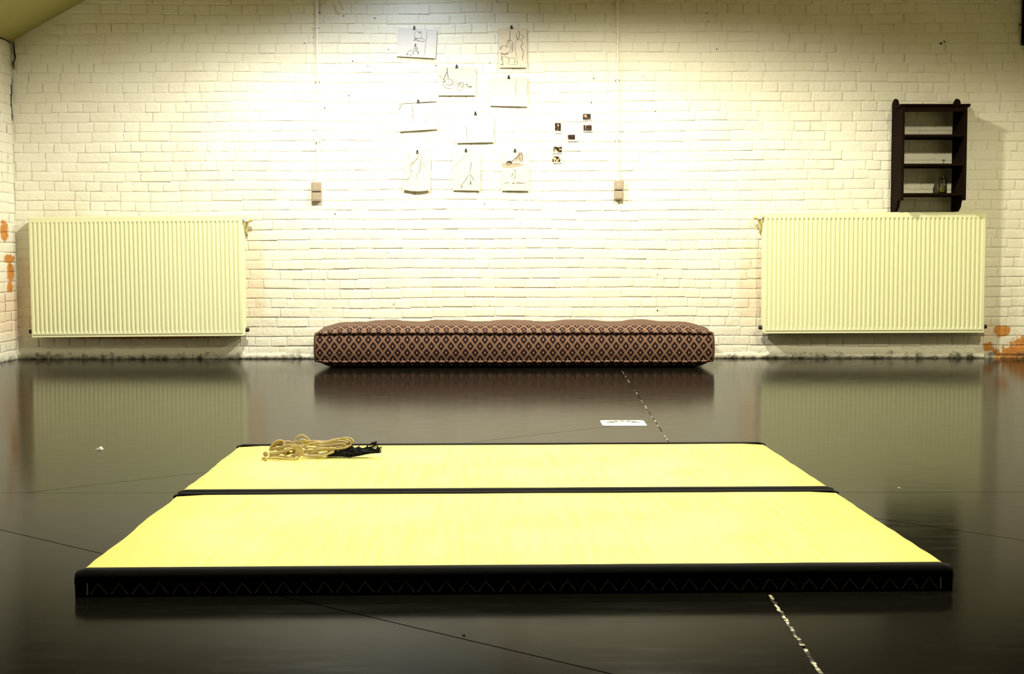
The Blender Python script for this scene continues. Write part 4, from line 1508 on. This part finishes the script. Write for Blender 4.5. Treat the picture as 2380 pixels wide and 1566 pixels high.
# ================================================================== ROPE BUNDLE
ZR = lambda x, y: (580 + x / 6.611, 980 + y / 6.611)
RZ = TZ + 0.002
yr0 = on_z(700, 1064, RZ).y
rb = on_z(715, 1062, RZ)
rope = thing('rope_bundle', (rb.x, rb.y, RZ), 'tangled bundle of beige jute rope lying on the far mat', 'rope')
RR = 0.0037
def strand(pts, dy, r=RR, jitter=0.0):
    out = []
    for (x, y_) in smooth_line(pts, 5):
        # depth grows with how high the point sits in the pile's outline, the rest becomes height
        px, py = ZR(x, y_)
        g = on_z(px, py, RZ + r)
        yy = min(max(yr0 + dy, yr0 - 0.01), g.y)
        p = on_y(px, py, yy)
        if p.z < RZ + r:
            p.z = RZ + r
        out.append(p)
    return out
ropes = [
    (0.06, [(690, 430), (680, 340), (700, 265), (755, 215), (815, 208), (880, 242), (950, 315), (1030, 370), (1130, 400), (1260, 405), (1400, 398), (1500, 378), (1560, 345), (1588, 305), (1560, 262), (1480, 248), (1400, 262), (1300, 288), (1200, 312), (1100, 320), (1000, 296), (900, 305), (820, 300)]),
    (0.03, [(740, 350), (770, 290), (830, 275), (860, 300), (770, 330), (820, 372), (880, 422), (960, 470), (1050, 494), (1150, 482), (1250, 440), (1350, 415), (1450, 402), (1520, 378), (1560, 350)]),
    (0.02, [(790, 470), (880, 474), (960, 478), (1060, 452), (1150, 424), (1230, 408), (1330, 410)]),
    (0.015, [(300, 482), (400, 472), (500, 444), (600, 410), (700, 395)]),
    (0.01, [(310, 500), (420, 490), (520, 462), (620, 430), (720, 410)]),
    (0.0, [(235, 560), (320, 560), (400, 558), (560, 572), (680, 564), (760, 538), (785, 500), (760, 450)]),
    (0.005, [(255, 575), (240, 555), (200, 558), (240, 530), (280, 500), (225, 505), (225, 480), (250, 468), (275, 485)]),
    (0.07, [(960, 300), (1060, 300), (1180, 305), (1300, 275), (1420, 262), (1510, 285), (1545, 320), (1500, 345), (1400, 350), (1280, 340), (1150, 355), (1050, 340), (930, 325), (820, 330)]),
    (0.08, [(1000, 322), (1120, 335), (1250, 320), (1380, 300), (1480, 310), (1500, 335), (1400, 370), (1260, 372), (1120, 385), (1000, 350), (900, 345), (800, 360)]),
    (0.05, [(1040, 360), (1160, 372), (1300, 358), (1420, 340), (1470, 355), (1400, 385), (1280, 390)]),
    (0.03, [(800, 400), (880, 360), (960, 330), (1040, 320), (1120, 330)]),
    (0.02, [(810, 440), (900, 440), (1000, 430), (1100, 415), (1200, 405)]),
    (0.01, [(800, 505), (900, 515), (1000, 515), (1100, 520), (1180, 505), (1300, 460)]),
    (0.0, [(820, 520), (950, 526), (1080, 526), (1190, 515)]),
    (0.05, [(540, 310), (600, 300), (640, 320), (700, 310), (780, 300), (860, 290), (920, 300)]),
    (0.05, [(560, 340), (620, 330), (700, 340), (760, 330)]),
]
for k in range(5):              # the coil at the left end of the bundle
    o_ = k * 22
    ropes.append((0.035 + 0.008 * k, [(310 + o_, 450 - k * 4), (330 + o_ * 0.9, 380 - k * 8), (400 + o_, 305 + k * 4), (480 + o_ * 0.6, 285 + k * 6), (530 + o_ * 0.3, 320 + k * 8), (490 + o_ * 0.4, 400), (420 + o_ * 0.5, 435)]))
for k in range(5):              # second hank, nearer
    ropes.append((0.012 + 0.004 * k, [(545 + k * 12, 520 - k * 4), (560 + k * 14, 450 - k * 6), (620 + k * 12, 420 + k * 4), (690 + k * 6, 430 + k * 10), (690, 490 + k * 6), (640 - k * 6, 530 + k * 2), (580, 545)]))
ropes += [
    (0.03, [(330, 440), (420, 420), (500, 400), (580, 380), (660, 370)]), (0.03, [(350, 410), (440, 395), (540, 370), (640, 355), (720, 350)]),
    (0.02, [(420, 500), (500, 480), (560, 500), (640, 480), (700, 460)]), (0.01, [(300, 530), (400, 520), (500, 530), (600, 540), (700, 530)]),
    (0.04, [(470, 330), (480, 380), (500, 420), (560, 430), (600, 400)]), (0.02, [(830, 480), (900, 455), (980, 440), (1060, 470)]),
    (0.03, [(860, 400), (940, 395), (1020, 400), (1100, 395)]), (0.02, [(900, 490), (1000, 500), (1100, 500), (1200, 470)]),
    (0.03, [(1020, 440), (1120, 440), (1220, 425), (1320, 420), (1420, 410)])]
for k in range(5):              # wraps that bind the middle
    x = 640 + k * 24
    ropes.append((0.0, [(x - 5, 385 - k * 3), (x + 35, 378 - k * 2), (x + 70, 410), (x + 82, 460), (x + 60, 505), (x + 30, 520)]))
for dy, pts in ropes:
    P = strand(pts, dy)
    m = MB()
    m.tube(P, RR, 7)
    m.build('rope_strand', M['rope'], rope, True)
# black frayed end
topc = [(1190, 490), (1300, 455), (1400, 425), (1500, 385), (1550, 352), (1610, 405), (1680, 392), (1740, 410), (1800, 385), (1860, 345), (1940, 308)]
botc = [(1180, 522), (1300, 526), (1420, 526), (1550, 536), (1650, 520), (1720, 508), (1800, 492), (1860, 484), (1920, 476), (1980, 466), (2005, 450)]
tl_, bl_ = smooth_line(topc, 4), smooth_line(botc, 4)
rr = random.Random(21)
fray = MB()
for k in range(46):
    f = rr.random()
    ph = rr.uniform(0, 6.28)
    pts = []
    st = rr.choice((0, 0, 4, 8))
    en = len(tl_) - rr.choice((0, 0, 2, 5))
    for i in range(st, en, 2):
        ff = min(1, max(0, f + 0.22 * math.sin(i * 0.45 + ph)))
        t0, b0 = tl_[i], bl_[i]
        x = t0[0] + (b0[0] - t0[0]) * ff
        y_ = t0[1] + (b0[1] - t0[1]) * ff
        if i > 30:      # the tuft splits into two locks
            y_ += (14 if ff > 0.45 else -10) * (i - 30) / 10
            x += (20 * (i - 30) / 10 if ff > 0.45 else 0)
        pts.append((x, y_))
    P = strand(pts, 0.015 + 0.05 * (1 - f), 0.0022)
    fray.tube(P, [0.0030 - 0.0016 * i / len(P) for i in range(len(P))], 5)
for k in range(60):     # loose hairs at the tips
    base = rr.choice(((1900, 330, -0.9), (1930, 315, -0.6), (1990, 430, 0.1), (2000, 400, -0.4), (1550, 360, -1.3), (1690, 395, -1.2)))
    a_ = base[2] + rr.uniform(-0.7, 0.7)
    L = rr.uniform(15, 40)
    x0, y0 = base[0] + rr.uniform(-40, 15), base[1] + rr.uniform(-8, 25)
    P = strand([(x0, y0), (x0 + L * 0.5 * math.cos(a_), y0 + L * 0.5 * math.sin(a_) + 2), (x0 + L * math.cos(a_), y0 + L * math.sin(a_))], 0.03, 0.0007)
    fray.tube(P, 0.0008, 4)
fo = fray.build('frayed_tassel', M['black_yarn'], rope, True)
fo['label'] = 'black frayed yarn end'


# ================================================================== SCRAPS ON THE FLOOR
c = on_z(231, 1044, 0.0)
m = MB()
m.add([(c.x - 0.016, c.y - 0.012, 0.0005), (c.x - 0.004, c.y - 0.010, 0.006), (c.x + 0.004, c.y - 0.008, 0.009), (c.x + 0.016, c.y - 0.012, 0.0008),
       (c.x - 0.014, c.y + 0.014, 0.0010), (c.x - 0.003, c.y + 0.016, 0.007), (c.x + 0.003, c.y + 0.018, 0.010), (c.x + 0.013, c.y + 0.010, 0.0006),
       (c.x - 0.016, c.y - 0.012, 0.0), (c.x + 0.016, c.y - 0.012, 0.0), (c.x - 0.014, c.y + 0.014, 0.0), (c.x + 0.013, c.y + 0.010, 0.0)],
      [(0, 1, 5, 4), (1, 2, 6, 5), (2, 3, 7, 6), (8, 9, 3, 2, 1, 0), (10, 4, 5, 6, 7, 11), (8, 0, 4, 10), (9, 11, 7, 3)])
tag(m.build('paper_scrap', M['scrap'], None, origin=(c.x, c.y, 0)), 'small creased white paper scrap on the dark floor left of the mats', 'scrap')
for (px, py, r, lab) in ((1078, 1475, 0.0038, 'tiny white chip on the dark floor in front of the mats'), (2089, 1134, 0.004, 'tiny white chip on the dark floor right of the mats')):
    c = on_z(px, py, 0.0)
    m = MB()
    m.add([(c.x - r, c.y - r * 0.6, 0), (c.x + r, c.y - r * 0.8, 0), (c.x + r * 0.8, c.y + r, 0), (c.x - r * 0.7, c.y + r * 0.8, 0), (c.x - r * 0.5, c.y - r * 0.3, r * 0.9), (c.x + r * 0.6, c.y - r * 0.4, r * 1.1), (c.x + r * 0.4, c.y + r * 0.6, r * 0.8), (c.x - r * 0.4, c.y + r * 0.4, r * 0.7)],
          [(0, 1, 2, 3), (4, 5, 6, 7), (0, 1, 5, 4), (1, 2, 6, 5), (2, 3, 7, 6), (3, 0, 4, 7)])
    tag(m.build('plaster_chip', M['scrap'], None, origin=(c.x, c.y, 0)), lab, 'chip')
